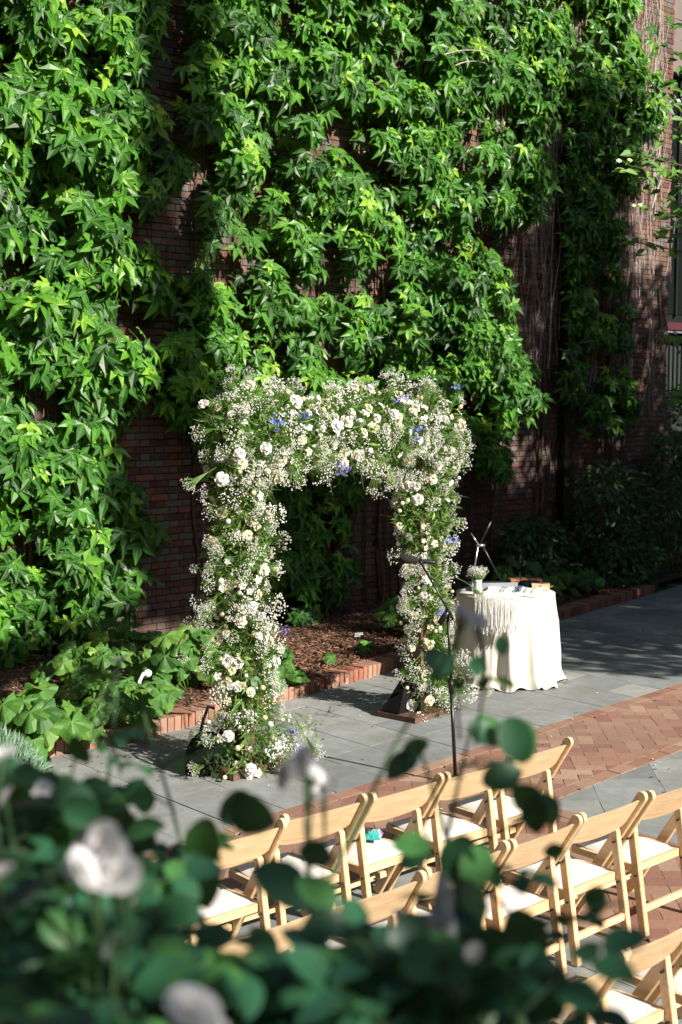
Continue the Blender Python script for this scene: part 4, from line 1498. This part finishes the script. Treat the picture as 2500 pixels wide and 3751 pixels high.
def mallow(name, label, x, y, n, rad, hgt, size, seed, lean=(0, 0), group='leafy mallows in the bed', mat=None, shade=0.0):
    r2 = random.Random(seed)
    v = empty(name, label, 'plant', (x, y, .09), 0, group)
    st = T()
    for k in range(n):
        a = r2.uniform(0, 6.28); rr = rad * math.sqrt(r2.random())
        z = hgt * (1 - .55 * (rr / rad) ** 2) * r2.uniform(.45, 1.05)
        p = Vector((rr * math.cos(a) + lean[0] * z, rr * math.sin(a) + lean[1] * z, z))
        nrm = Vector((math.cos(a) * .35 + r2.gauss(0, .3) - .25, math.sin(a) * .35 - .55 + r2.gauss(0, .3), .75))
        tipv = Vector((math.cos(a) * .5 - .2 + r2.gauss(0, .4), math.sin(a) * .4 - .5, -.6))
        s = size * r2.uniform(.65, 1.15)
        M = frames(np.array([p]), np.array([nrm]), np.array([tipv]), np.array([s]))[0]
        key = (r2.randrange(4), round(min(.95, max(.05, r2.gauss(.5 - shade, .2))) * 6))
        if key not in lob_me:
            L = LOB[key[0]]; t = T(); t.add(L.v, L.f, key[1] / 6, L.r); lob_me[key] = t.mesh('leaf')
        link('leaf', lob_me[key], mat or M_mallow, v, mat4(M))
        st.tube([(p.x * .15, p.y * .15, 0), (p.x * .5, p.y * .5, z * .7), tuple(p)], [.004, .003, .0025], 4, .6, False)
    st.obj('stems', mat or M_mallow, v, smooth=True)
    return v


mallow('mallow', 'big lobed leaf mallow against the left leg of the flower arch', 6.85, 9.75, 34, .36, .62, .21, 1)
mallow('mallow', 'sprawling mallow spilling over the brick edging at far left', 4.75, 8.95, 34, .42, .5, .24, 2, (0, -.3))
mallow('mallow', 'mallow spilling onto the slabs between the far left clump and the arch', 5.45, 9.0, 26, .34, .38, .2, 3, (0, -.3))
mallow('mallow', 'dark leaved mallow just left of the black sandbag', 6.0, 9.15, 18, .26, .35, .18, 4, (0, -.2))
mallow('mallow', 'bright mallow drooping over the edging right of the left arch leg', 7.42, 9.2, 15, .22, .42, .21, 5, (0, -.2))
mallow('mallow_seedling', 'tiny three leaved seedling alone in the sunlit mulch', 8.5, 9.72, 4, .06, .17, .12, 6, group=None)
mallow('mallow_seedling', 'small seedling beside the farther plant label', 9.27, 9.95, 6, .12, .16, .12, 7, group=None)
mallow('heuchera', 'small yellow green plant at the foot of the vine behind the arch', 9.9, 11.65, 16, .16, .28, .13, 8, group=None)
mallow('mallow', 'dim mallow in shade behind the right arch leg', 10.2, 10.4, 16, .25, .45, .2, 9)
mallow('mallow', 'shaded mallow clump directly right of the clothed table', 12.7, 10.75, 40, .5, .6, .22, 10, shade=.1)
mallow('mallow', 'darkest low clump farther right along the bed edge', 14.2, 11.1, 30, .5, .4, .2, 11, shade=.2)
mallow('mallow', 'pale young mallow between the far left clump and the wall', 6.35, 9.55, 12, .2, .25, .15, 12)

mallow('mallow', 'broad mallow at the wall side of the bed below the left vine', 6.2, 10.4, 34, .5, .45, .19, 13)
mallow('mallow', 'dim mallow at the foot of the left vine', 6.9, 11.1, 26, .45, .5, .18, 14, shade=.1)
mallow('mallow', 'low mallow between the garden lamp and the edging', 5.9, 9.7, 26, .4, .32, .19, 15)

# grey-green lavender mound at the left edge
lv = empty('lavender', 'grey green feathery lavender mound at the left edge of the patio', 'shrub', (3.95, 8.1, 0))
n = 9000
a = rng.uniform(0, 6.28, n); rr = np.sqrt(rng.uniform(0, 1, n)); el = np.arccos(1 - rr * rr * .98)
R_ = .85 * np.stack([.55 * np.sin(el) * np.cos(a), .6 * np.sin(el) * np.sin(a), .55 * np.cos(el)], 1) * rng.uniform(.8, 1.0, n)[:, None] ** .6
R_[:, 2] = np.clip(R_[:, 2], .02, None) * (1 + .15 * noise2(R_[:, 0], R_[:, 1], 9))
ndl = T().add([(-.035, 0, 0), (.035, 0, 0), (.03, .6, .03), (0, 1, 0), (-.03, .6, .03)], [(0, 1, 2, 4), (4, 2, 3)], .5)
scatter('foliage', [ndl], np.zeros(n, int), frames(R_, rng.normal(0, 1, (n, 3)), R_ + np.array([0, 0, .35]) + rng.normal(0, .18, (n, 3)), rng.uniform(.05, .11, n)), np.clip(rng.normal(.5, .25, n), 0, 1), M_lav, lv)
T().tube([(0, 0, 0), (.03, .02, .15), (.0, .05, .3)], [.03, .02, .01], 6).obj('stem', M_bark, lv)

# plant labels
for k, (x, y, rz, tilt, s, lb) in enumerate([(8.08, 9.98, -.75, .75, 1.0, 'black plant label on a stake beside the left arch leg'), (9.24, 10.05, -.35, .35, .85, 'farther black plant label tilted by the shaded edge of the mulch')]):
    pl = empty('plant_label', lb, 'plant label', (x, y, .09), rz, 'black plant labels in the mulch')
    T().tube([(0, 0, 0), (0, 0, .16)], .006, 6).obj('stake', M_black, pl)
    Mt = Matrix.Translation((0, 0, .18)) @ Matrix.Rotation(tilt, 4, 'X')
    T().box((0, 0, 0), (.15 * s, .004, .085 * s), Mt).obj('plate', M_blackcloth, pl)
    for i, (zz, l) in enumerate([(.022, .11), (.0, .12), (-.022, .08)]):
        T().box((-.06 * s + l * s / 2, -.004, zz * s), (l * s, .002, .008 * s), Mt).obj('text_line', M_whitecer, pl)
# white garden tap stub among the leaves
gt = empty('garden_spotlight', 'small cream garden lamp half hidden in the mallow leaves left of the arch', 'lamp', (6.3, 9.75, .09), .4)
T().tube([(0, 0, 0), (0, 0, .16), (.03, -.02, .22), (.09, -.06, .23)], .018, 8).obj('stem', M_whitecer, gt, smooth=True)
T().lathe([(.02, 0), (.035, .02), (.04, .07), (.036, .07), (.03, .02)], 14, M=Matrix.Translation((.09, -.06, .23)) @ Matrix.Rotation(-2.0, 4, 'X')).obj('head', M_whitecer, gt, smooth=True)

# shaded shrubs at the foot of the wall
oval = T().add([(0, 0, 0), (-.2, .3, .05), (-.22, .6, .05), (0, 1, -.08), (.22, .6, .05), (.2, .3, .05), (0, .5, -.02)], [(0, 1, 6), (1, 2, 6), (2, 3, 6), (3, 4, 6), (4, 5, 6), (5, 0, 6)], .5, [1, 0, 0, .9, 0, 0, 1])


def shrub(label, x, y, rx, ry, h, n, seed, size=(.07, .14)):
    r2 = np.random.default_rng(seed)
    v = empty('dark_shrub', label, 'shrub', (x, y, .1), 0, 'shaded shrubs along the wall foot')
    a = r2.uniform(0, 6.28, n); rr = r2.uniform(0, 1, n) ** .45; zz = r2.uniform(0, 1, n)
    prof = np.sqrt(np.clip(1 - (zz * 1.02 - .25) ** 2 / .7, .02, 1)) * (1 + .25 * np.sin(a * 3 + zz * 5))
    Pn = np.stack([rx * rr * prof * np.cos(a), ry * rr * prof * np.sin(a), zz * h], 1)
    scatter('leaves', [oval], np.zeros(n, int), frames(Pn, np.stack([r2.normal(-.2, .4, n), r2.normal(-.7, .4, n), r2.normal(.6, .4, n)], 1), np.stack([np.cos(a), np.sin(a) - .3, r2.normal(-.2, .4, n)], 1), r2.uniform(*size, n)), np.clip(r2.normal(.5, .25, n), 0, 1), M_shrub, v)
    t = T()
    for k in range(7):
        aa = k * .9
        t.tube([(.05 * math.cos(aa), .05 * math.sin(aa), 0), (rx * .4 * math.cos(aa), ry * .4 * math.sin(aa), h * .4), (rx * .6 * math.cos(aa), ry * .6 * math.sin(aa), h * .8)], [.015, .01, .004], 5, .5, False)
    t.obj('branches', M_bark, v)
    return v


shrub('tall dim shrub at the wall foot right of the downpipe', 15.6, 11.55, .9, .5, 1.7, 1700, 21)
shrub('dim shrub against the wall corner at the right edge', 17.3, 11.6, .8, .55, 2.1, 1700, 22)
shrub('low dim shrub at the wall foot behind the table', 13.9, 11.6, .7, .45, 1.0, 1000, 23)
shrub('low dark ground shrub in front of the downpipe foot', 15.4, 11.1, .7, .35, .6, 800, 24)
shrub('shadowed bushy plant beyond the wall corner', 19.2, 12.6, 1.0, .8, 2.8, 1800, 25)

# unseen buildings added round the courtyard to hold back sky light
for lb, c_, d_ in [('unseen long brick building added behind the viewer to cut sky light', (10, -17, 5.2), (50, 4, 10.4)), ('unseen brick building closing the courtyard on the left, made tall to cut sky light', (-11, 2, 10), (6, 34, 20)), ('unseen brick building closing the courtyard on the right, made tall to cut sky light', (36, -1, 10), (6, 30, 20))]:
    bo = empty('unseen_building', lb, 'building', (c_[0], c_[1], 0), 0)
    T().box((0, 0, c_[2]), d_).obj('walls', M_sidebrick, bo)
    T().box((0, 0, c_[2] * 2 + .15), (d_[0] + .6, d_[1] + .6, .3)).obj('roof', M_stucco, bo)
    face = (0, 1) if c_[1] < -10 else ((1, 0) if c_[0] < 0 else (-1, 0))
    wide = d_[0] if face[1] else d_[1]
    k = -wide / 2 + 1.5
    while k < wide / 2 - 1:
        for z_ in (2.2, 5.6, 8.8) if c_[1] < -10 else (2.2, 5.6, 9.0, 12.4, 15.8):
            if face[1]: f_ = T().box((k, d_[1] / 2 + .02, z_), (1.1, .08, 1.9)); g_ = T().box((k, d_[1] / 2 + .07, z_), (.9, .03, 1.7))
            else: f_ = T().box((face[0] * (d_[0] / 2 + .02), k, z_), (.08, 1.1, 1.9)); g_ = T().box((face[0] * (d_[0] / 2 + .07), k, z_), (.03, .9, 1.7))
            wo = f_.obj('window', M_whitecer, bo); g_.obj('pane', M_glassdk, wo)
        k += 2.8


# ------------------------------------------------------------------ trees
def tree(name, label, x, y, crown_c, crown_r, n, seed, size=(.1, .18), tr=.12, mat=None, leaf=None, gaps=.0, group=None, shade_lobes=()):
    r2 = np.random.default_rng(seed); rr_ = random.Random(seed)
    v = empty(name, label, 'tree', (x, y, 0), 0, group)
    cc = Vector(crown_c) - Vector((x, y, 0))
    t = T()
    t.tube([(0, 0, 0), (cc.x * .2 + .05, cc.y * .2, cc.z * .35), (cc.x * .7, cc.y * .7, cc.z * .75), tuple(cc)], [tr, tr * .8, tr * .55, tr * .3], 10, .5)
    t.obj('trunk', M_bark, v, smooth=True)
    t = T()
    for k in range(14):
        d = Vector((rr_.gauss(0, 1) * crown_r[0], rr_.gauss(0, 1) * crown_r[1], rr_.gauss(.1, .8) * crown_r[2])) * .55
        s = Vector((cc.x * .7, cc.y * .7, cc.z * .75))
        t.tube([s, s + (cc + d - s) * .5 + Vector((0, 0, .1)), cc + d], [tr * .3, tr * .18, tr * .06], 5, .5, False)
    t.obj('limbs', M_bark, v)
    d = r2.normal(0, 1, (n, 3)); d /= np.linalg.norm(d, axis=1, keepdims=True)
    q_ = r2.uniform(0, 1, n) ** .4
    Pn = d * q_[:, None] * np.array(crown_r)
    keep = noise2(Pn[:, 0] + 3 * Pn[:, 2], Pn[:, 1] + Pn[:, 2], 1.3, 2) + .4 * noise2(Pn[:, 0], Pn[:, 2], 3.1, 7) > gaps - .6
    Pn = Pn[keep] + np.array(cc)
    for lc, lr, ln in shade_lobes:
        dd = r2.normal(0, 1, (ln, 3)); dd /= np.linalg.norm(dd, axis=1, keepdims=True)
        Ln = dd * (r2.uniform(0, 1, ln) ** .4)[:, None] * np.array(lr)
        Ln = Ln[noise2(Ln[:, 0] + 2 * Ln[:, 2], Ln[:, 2] - Ln[:, 1], 1.6, 3) > -.75] + np.array([lc[0] - x, lc[1] - y, lc[2]])
        Pn = np.concatenate([Pn, Ln])
        t = T(); e_ = Vector((lc[0] - x, lc[1] - y, lc[2] + lr[2] * .7)); s_ = Vector((cc.x * .7, cc.y * .7, cc.z * .75))
        t.tube([s_, (s_ + e_) / 2 + Vector((0, 0, .3)), Vector((e_.x, e_.y, lc[2])), e_], [tr * .6, tr * .4, tr * .25, tr * .1], 6, .5)
        t.obj('limb', M_bark, v, smooth=True)
    m_ = len(Pn)
    scatter('crown', [leaf or oval], np.zeros(m_, int), frames(Pn, r2.normal(0, .6, (m_, 3)) + np.array([0, -.2, .8]), r2.normal(0, .7, (m_, 3)) + np.array([0, 0, -.4]), r2.uniform(*size, m_)), np.clip(r2.normal(.5, .2, m_), 0, 1), mat or M_shrub, v)
    return v


tree('shade_tree', 'tree beyond the right side whose crown shades the table corner', 14.5, -1.0, (15.3, .5, 6.0), (4.0, 2.3, 2.4), 15000, 31, (.14, .24))
tree('shade_tree', 'unseen tall tree added behind the chairs, high branches shaped to shade the wall behind the arch', 13.0, -4.6, (13.4, -2.0, 9.8), (3.5, 1.0, 1.15), 11000, 34, (.16, .28), gaps=-.6, shade_lobes=[((10.75, -2.0, 10.2), (1.15, .8, 1.15), 3600), ((10.85, -4.0, 15.6), (.4, .6, 3.6), 3600)])  # added out of view; crown and lobes shaped to throw shade on the wall
tree('shade_tree', 'tree farther right that keeps the wall foot dark', 20.5, 1.5, (20.2, 2.0, 7.7), (4.7, 2.3, 3.2), 17000, 32, (.16, .28), shade_lobes=[((17.1, 2.0, 10.9), (1.7, 1.4, 2.5), 4300)])  # extra crown lobe added to throw shade on the vine right of the downpipe
tree('shade_tree', 'unseen tree added behind the viewer to shade the rose bushes', 2.6, -4.2, (2.2, -3.3, 5.1), (2.0, 1.5, 2.1), 3400, 33, (.14, .22), gaps=.7)  # added out of view, crown thinned to dapple the roses

# flowering tree whose twigs reach into the picture from the right
ft = empty('flowering_tree', 'slim tree with oval leaves and small white blossoms reaching in at the right edge', 'tree', (13.6, 8.3, 0))
T().tube([(0, 0, 0), (-.1, -.05, 2.5), (.05, 0, 5), (.0, .05, 7.5)], [.08, .065, .05, .02], 8).obj('trunk', M_bark, ft, smooth=True)
FB = Vector((13.6, 8.3, 0))
bt = T(); oval_me = {}
for t_ in (.35, .6, .9):
    e = T(); e.add(oval.v, oval.f, t_, oval.r); oval_me[t_] = e.mesh('leaf')
r2 = random.Random(8)


def px_u(xp, yp, u):
    """a point u metres ahead in the direction of a spot of the photograph (twig tips were measured there)"""
    d = fw + rt * ((xp - 1250) / 4778.0) - up * ((yp - 1875.5) / 4778.0)
    return CAM + d * (u / d.dot(fh))


tips = [(2330, 560, 14.3), (2290, 600, 14.2), (2370, 640, 14.4), (2430, 480, 14.4), (2420, 300, 14.6), (2400, 170, 14.6), (2460, 620, 14.3), (2300, 880, 14.2), (2350, 760, 14.3), (2440, 840, 14.5), (2470, 1230, 14.5), (2480, 1450, 14.5), (2460, 60, 14.7), (2490, 760, 14.0), (2480, 380, 14.0)]
for (xp, yp, u) in tips:
    tip_ = px_u(xp, yp, u) - FB
    root_ = Vector((0, .02, max(1.0, tip_.z - .5)))
    mid = (root_ + tip_) / 2 + Vector((0, 0, .18))
    bt.tube([root_, root_ + (mid - root_) * .6, mid, mid + (tip_ - mid) * .5, tip_], [.02, .015, .01, .006, .003], 5, .5, False)
    for k in range(17):
        f = r2.uniform(.5, 1.02)
        base = mid + (tip_ - mid) * ((f - .5) * 2) + Vector((r2.gauss(0, .07), r2.gauss(0, .07), r2.gauss(0, .06)))
        d = (tip_ - mid).normalized() + Vector((r2.gauss(0, .7), r2.gauss(0, .7), r2.gauss(0, .5)))
        M = frames(np.array([base]), np.array([(r2.gauss(-.2, .4), r2.gauss(-.6, .4), .7)]), np.array([d]), np.array([r2.uniform(.12, .2)]))[0]
        link('leaf', oval_me[r2.choice((.35, .6, .9))], M_mallow, ft, mat4(M))
    if r2.random() < .4:
        for k in range(3):
            link('blossom', r2.choice(BLOS), M_petal, ft, orient(tip_ + Vector((r2.gauss(0, .05), r2.gauss(0, .05), .03)), Vector((-.3, -.6, .6)), r2, 1.3))
bt.obj('twigs', M_bark, ft)

# ------------------------------------------------------------------ raised terrace and rose bushes in front of the camera
tr_ = struct_empty('terrace', 'raised planted terrace under the viewpoint')
Mt = Matrix.Rotation(math.atan2(fh.y, fh.x), 4, 'Z')
T().box((-.3, 0, .78), (3.6, 7, 1.56), Mt).obj('terrace_block', M_stucco, tr_)
T().box((-.3, 0, 1.57), (3.4, 6.8, .03), Mt).obj('terrace_soil', M_soil, tr_)


def rose_leaf(seed):
    r2 = random.Random(seed); t = T()
    n_ = 9; vs = []; rib = []
    for i in range(n_ + 1):
        y = i / n_; w = .37 * math.sin(math.pi * min(1, y * .96 + .04)) ** .7
        z = -.25 * y * y
        vs += [(-w * (1 + .05 * (i % 2)), y, z + .10 * w / .4), (0, y, z), (w * (1 + .05 * (i % 2)), y, z + .10 * w / .4)]
        rib += [0, 1, 0]
    fs = []
    for i in range(n_):
        a = 3 * i; fs += [(a, a + 1, a + 4, a + 3), (a + 1, a + 2, a + 5, a + 4)]
    t.add(vs, [f[::-1] for f in fs], .5, rib)
    return t


RL = [rose_leaf(s) for s in range(2)]
rl_me = {}
for k in range(2):
    for t_ in (.1, .35, .6, .9):
        e = T(); e.add(RL[k].v, RL[k].f, t_, RL[k].r); rl_me[(k, t_)] = e.mesh('leaf', True)
big_rose = []
for s in range(3):
    r2 = random.Random(70 + s); t = T()
    for n_, rad, lift, ti in [(6, .046, .25, .95), (6, .036, .55, .95), (5, .024, .9, .9)]:
        off = r2.uniform(0, 6)
        for k in range(n_):
            a = off + 6.283 * k / n_ + r2.gauss(0, .15); hw = math.pi / n_ * 1.3; vs = []
            for j, (rr, zz) in enumerate([(.1, 0.), (.55, .3), (.95, .8), (1.15, .95)]):
                for i in range(5):
                    aa = a + hw * (i / 2 - 1) * (.5 + .5 * min(1, rr)); e_ = abs(i / 2 - 1)
                    vs.append((rad * rr * math.cos(aa), rad * rr * math.sin(aa), rad * lift * zz * (1 - .25 * e_ * e_) + r2.gauss(0, .001)))
            t.add(vs, [(j * 5 + i, j * 5 + i + 1, j * 5 + i + 6, j * 5 + i + 5) for j in range(3) for i in range(4)], ti)
    t.lathe([(.002, .004), (.008, .008), (.004, .014)], 8, tint=.1)
    big_rose.append(t.mesh('rose_flower', True))


class Bush:
    MASS = None

    def __init__(s, label, root, group='white rose bushes in front of the camera'):
        s.o = empty('rose_bush', label, 'rose bush', tuple(root), 0, group)
        s.root = Vector(root); s.st = T(); s.nl = 0; s.rest = []

    def leafat(s, p, d, sz, r2, n=None):
        nr = n or Vector((r2.gauss(0, .5), r2.gauss(0, .5), 1))
        M = frames(np.array([p - s.root]), np.array([nr]), np.array([d]), np.array([sz * .92]))[0]
        k = (r2.randrange(2), r2.choice((.1, .35, .35, .6, .6, .9)))
        if s.nl < 290:
            link('leaf', rl_me[k], M_rose_leaf, s.o, mat4(M)); s.nl += 1
        else: s.rest.append((k, M))

    def spray_leaf(s, p, d, sz, r2):
        """a compound leaf: five leaflets on a stalk"""
        d = d.normalized(); side = d.cross(Vector((0, 0, 1)))
        side = side.normalized() if side.length > .1 else Vector((1, 0, 0))
        upv = side.cross(d)
        e = p + d * sz * 2.3
        s.st.tube([p - s.root, (p + e) / 2 + Vector((0, 0, .01)) - s.root, e - s.root], [.0018, .0015, .001], 4, .5, False)
        nr = (upv + Vector((r2.gauss(0, .25), r2.gauss(0, .25), r2.gauss(0, .25)))).normalized()
        s.leafat(e, d + Vector((0, 0, -.2)), sz * 1.1, r2, nr)
        for f in (.45, .85):
            for sg in (-1, 1):
                s.leafat(p + d * sz * 2.3 * f, (side * sg + d * .55 + Vector((0, 0, -.15))), sz * r2.uniform(.8, 1), r2, nr)

    def cane(s, pts, r0=.006, leaves=6, sz=.045, seed=0, f0=.3):
        r2 = random.Random(seed)
        P = [Vector(p) for p in pts]
        s.st.tube([p - s.root for p in P], [r0 * (1 - .7 * i / (len(P) - 1)) for i in range(len(P))], 6, .5, False)
        for k in range(leaves):
            f = f0 + (1 - f0) * (k + .5) / leaves
            q_ = f * (len(P) - 1); i = min(int(q_), len(P) - 2)
            p = P[i] + (P[i + 1] - P[i]) * (q_ - i)
            a = k * 2.4 + r2.uniform(-.4, .4)
            d = Vector((math.cos(a), math.sin(a), r2.uniform(-.2, .5)))
            s.spray_leaf(p, d, sz * r2.uniform(.8, 1.15), r2)

    def flower(s, p, d, sc_, seed):
        r2 = random.Random(seed)
        link('rose_flower', big_rose[seed % 3], M_bloom, s.o, orient(Vector(p) - s.root, Vector(d).normalized(), r2, sc_))

    def finish(s):
        s.st.obj('canes', M_green_stem, s.o, smooth=True)
        if s.rest:
            for kk in sorted(set(k for k, m_ in s.rest)): pass
            ks = [(0, 0), (1, 0)]
            Ms = np.array([m_ for k, m_ in s.rest]); wh = np.array([k[0] for k, m_ in s.rest]); ti = np.array([k[1] for k, m_ in s.rest])
            scatter('leaves', RL, wh, Ms, ti, M_rose_leaf, s.o, smooth=True)


def W(xp, yp, u): return px_u(xp * 1.5944, yp * 1.5944, u)


rb = random.Random(12)
b1 = Bush('large white rose bush filling the lower left corner, strongly out of focus', W(330, 2700, 1.15) * 1.0)
b1_root = Vector((b1.root.x, b1.root.y, 1.6)); b1.o.location = b1_root; b1.root = b1_root
b2 = Bush('rose bush with a tall leafy stem rising before the folding chairs', W(1000, 2800, 1.3))
r_ = Vector((b2.root.x, b2.root.y, 1.6)); b2.o.location = r_; b2.root = r_


def cane_to(b, xp, yp, u, leaves, seed, sz=.045, f0=.35, bend=.06):
    e = W(xp, yp, u); r0 = b.root + Vector((rb.gauss(0, .04), rb.gauss(0, .04), 0))
    m_ = (r0 + e) / 2 + VR * rb.gauss(0, bend) + VF * rb.gauss(0, bend) + Vector((0, 0, .08))
    pts = [r0, r0 * .45 + m_ * .55 + Vector((0, 0, .03)), m_, m_ * .45 + e * .55 + Vector((0, 0, .02)), e]
    b.cane(pts, .006, leaves, sz, seed, f0)
    return e


# sprays that stand above the mass
for k, (xp, yp, u, lv_) in enumerate([(275, 1530, 1.9, 5), (60, 1740, 1.7, 5), (180, 1690, 1.8, 6), (330, 1640, 1.9, 4), (120, 1850, 1.5, 6), (20, 1900, 1.45, 6), (270, 1830, 1.6, 5), (700, 1800, 1.6, 0),
                                     (240, 2000, 1.35, 7), (90, 2060, 1.3, 8), (400, 2060, 1.3, 5), (350, 2150, 1.2, 7), (180, 2180, 1.15, 8), (30, 2150, 1.2, 8), (480, 2230, 1.15, 7), (300, 2280, 1.05, 8), (120, 2300, 1.0, 8), (680, 2260, 1.2, 7), (560, 2330, 1.05, 8), (40, 2300, 1.0, 8)]):
    cane_to(b1, xp, yp, u, lv_, 100 + k, .044 if yp > 1900 else .036, .6 if yp < 1900 else .5)
for k, (xp, yp, u, lv_) in enumerate([(1075, 1425, 1.75, 1), (1085, 1660, 1.75, 1), (960, 1700, 1.7, 1), (1120, 1830, 1.65, 1), (1040, 1960, 1.55, 3), (1000, 2130, 1.35, 4), (1150, 2180, 1.3, 6), (880, 2200, 1.25, 5), (950, 2270, 1.15, 7), (1100, 2290, 1.1, 7), (1190, 2320, 1.1, 6), (850, 2330, 1.05, 8), (1020, 2340, 1.0, 8), (760, 2310, 1.1, 7)]):
    cane_to(b2, xp, yp, u, lv_, 200 + k, .044 if yp > 1900 else .036, .75 if yp < 2000 else .55)
FL = [(b1, 215, 1970, 1.25, .8), (b1, 275, 1520, 1.9, .4), (b1, 700, 1755, 1.65, .6), (b1, 745, 1815, 1.65, .55), (b1, 60, 1795, 1.7, .5), (b1, 95, 1815, 1.7, .45), (b1, 5, 1740, 1.5, .5), (b1, 10, 1840, 1.5, .5), (b1, 440, 2325, 1.05, .62), (b1, 0, 2010, 1.2, .4), (b1, 270, 2015, 1.25, .6),
      (b2, 1005, 2075, 1.4, .85), (b2, 1020, 2130, 1.4, .6), (b2, 930, 2115, 1.42, .4), (b2, 1060, 1415, 1.75, .55), (b2, 1095, 1430, 1.77, .45), (b2, 1090, 2190, 1.2, .25), (b1, 720, 1780, 1.66, .45), (b1, 250, 1960, 1.26, .5), (b1, 190, 2000, 1.22, .55)]
for k, (b, xp, yp, u, s) in enumerate(FL):
    p = W(xp, yp, u - .12)
    d = -VF * rb.uniform(-.1, .7) + Vector((0, 0, .8)) + VR * rb.gauss(0, .5)
    if b is b2 and s > .5 and yp > 2000: d = VR + VF * -.35
    s *= .68
    b.flower(p, d, s, k)
    if s > .4:
        for j in range(1):
            b.flower(p + VR * rb.gauss(0, .03 * s) + Vector((0, 0, rb.gauss(-.01, .03 * s))), d + Vector((rb.gauss(0, .6), rb.gauss(0, .6), rb.gauss(0, .4))), s * rb.uniform(.6, .85), k + j + 1)
    b.st.tube([p - b.root, p + Vector((rb.gauss(0, .01), rb.gauss(0, .01), -.06)) - b.root, p + Vector((0, 0, -.16)) - b.root], [.004, .002, .002], 5, .5, False)
# leaves standing clear of the mass
for (b, xp, yp, u, sz, dx, dz) in [(b2, 985, 1705, 1.7, .052, -1, -.6), (b2, 960, 1735, 1.7, .056, -.5, -1), (b2, 1012, 1560, 1.72, .062, .0, 1), (b2, 1075, 1680, 1.7, .055, 1, .2), (b2, 1165, 1650, 1.7, .068, .4, -1), (b2, 1110, 1800, 1.65, .06, 1, .1), (b2, 1180, 1810, 1.65, .055, .7, -.6), (b2, 1225, 1830, 1.6, .05, .3, -1), (b2, 1150, 1460, 1.75, .03, .3, -1), (b2, 1090, 1510, 1.75, .03, .5, -1),
                                   (b2, 1040, 1925, 1.5, .065, .3, -1), (b2, 1110, 1945, 1.5, .06, -.2, -1), (b2, 990, 1950, 1.5, .05, -1, -.2), (b2, 1340, 2060, 1.5, .05, 1, -.3), (b2, 1250, 1960, 1.6, .03, 1, .2), (b2, 1060, 2020, 1.45, .07, 0, -1), (b2, 1180, 2090, 1.4, .075, .4, -1), (b2, 1100, 2140, 1.35, .085, .2, -1), (b2, 1200, 2190, 1.3, .08, .6, -1), (b2, 1130, 2240, 1.25, .09, 0, -1),
                                   (b1, 330, 1790, 1.7, .045, 0, -1), (b1, 250, 1650, 1.8, .045, -.5, -1), (b1, 170, 1690, 1.75, .05, .2, -1), (b1, 120, 1770, 1.7, .05, -.3, -1), (b1, 210, 1800, 1.65, .05, .3, -1), (b1, 690, 1950, 1.5, .045, .9, -.6), (b1, 530, 1850, 1.55, .07, 1, -.3), (b1, 480, 1880, 1.5, .07, -.2, -1), (b1, 440, 1960, 1.45, .07, .3, -1), (b1, 590, 1990, 1.4, .08, .4, -1), (b1, 380, 1990, 1.4, .06, .3, -1), (b1, 120, 1880, 1.45, .06, .8, -.8)]:
    for j in range(1 + (rb.random() < .35)):
        b.leafat(W(xp + rb.gauss(0, 12) * j, yp + rb.gauss(0, 12) * j, u + .05 * j), VR * dx + Vector((0, 0, dz)) + VF * rb.gauss(0, .3), sz, rb, (-VF + Vector((rb.gauss(0, .4), rb.gauss(0, .4), .6 + rb.gauss(0, .4)))))
# the dense lower body of both bushes
for k in range(150):
    xp = rb.uniform(-60, 300) if k % 3 else rb.uniform(-60, 180)
    yp = rb.uniform(1760 + max(0, xp) * .35, 2060)
    a = rb.uniform(0, 6.28)
    b1.leafat(W(xp, yp, rb.uniform(1.4, 1.95)), VR * math.cos(a) + Vector((0, 0, math.sin(a) * .6 - .5)), rb.uniform(.045, .062), rb, (-VF * rb.uniform(.2, 1) + Vector((rb.gauss(0, .5), rb.gauss(0, .5), .8))))
for k in range(420):
    xp = rb.uniform(-60, 1230); top_y = np.interp(xp, [-60, 150, 300, 420, 560, 700, 820, 950, 1100, 1230], [1930, 1960, 2040, 2080, 2130, 2190, 2200, 2150, 2120, 2200]) + 25 * math.sin(xp * .04)
    if 480 < xp < 700 and rb.random() < .4: continue
    yp = top_y + (2420 - top_y) * rb.random() ** .8
    u = rb.uniform(1.12, 1.6)
    b = b1 if xp < 680 else b2
    a = rb.uniform(0, 6.28)
    b.leafat(W(xp, yp, u), VR * math.cos(a) + Vector((0, 0, math.sin(a) * .6 - .5)) + VF * rb.gauss(0, .4), rb.uniform(.045, .07), rb, (-VF * rb.uniform(.2, 1) + Vector((rb.gauss(0, .5), rb.gauss(0, .5), .8))))
b1.finish(); b2.finish()
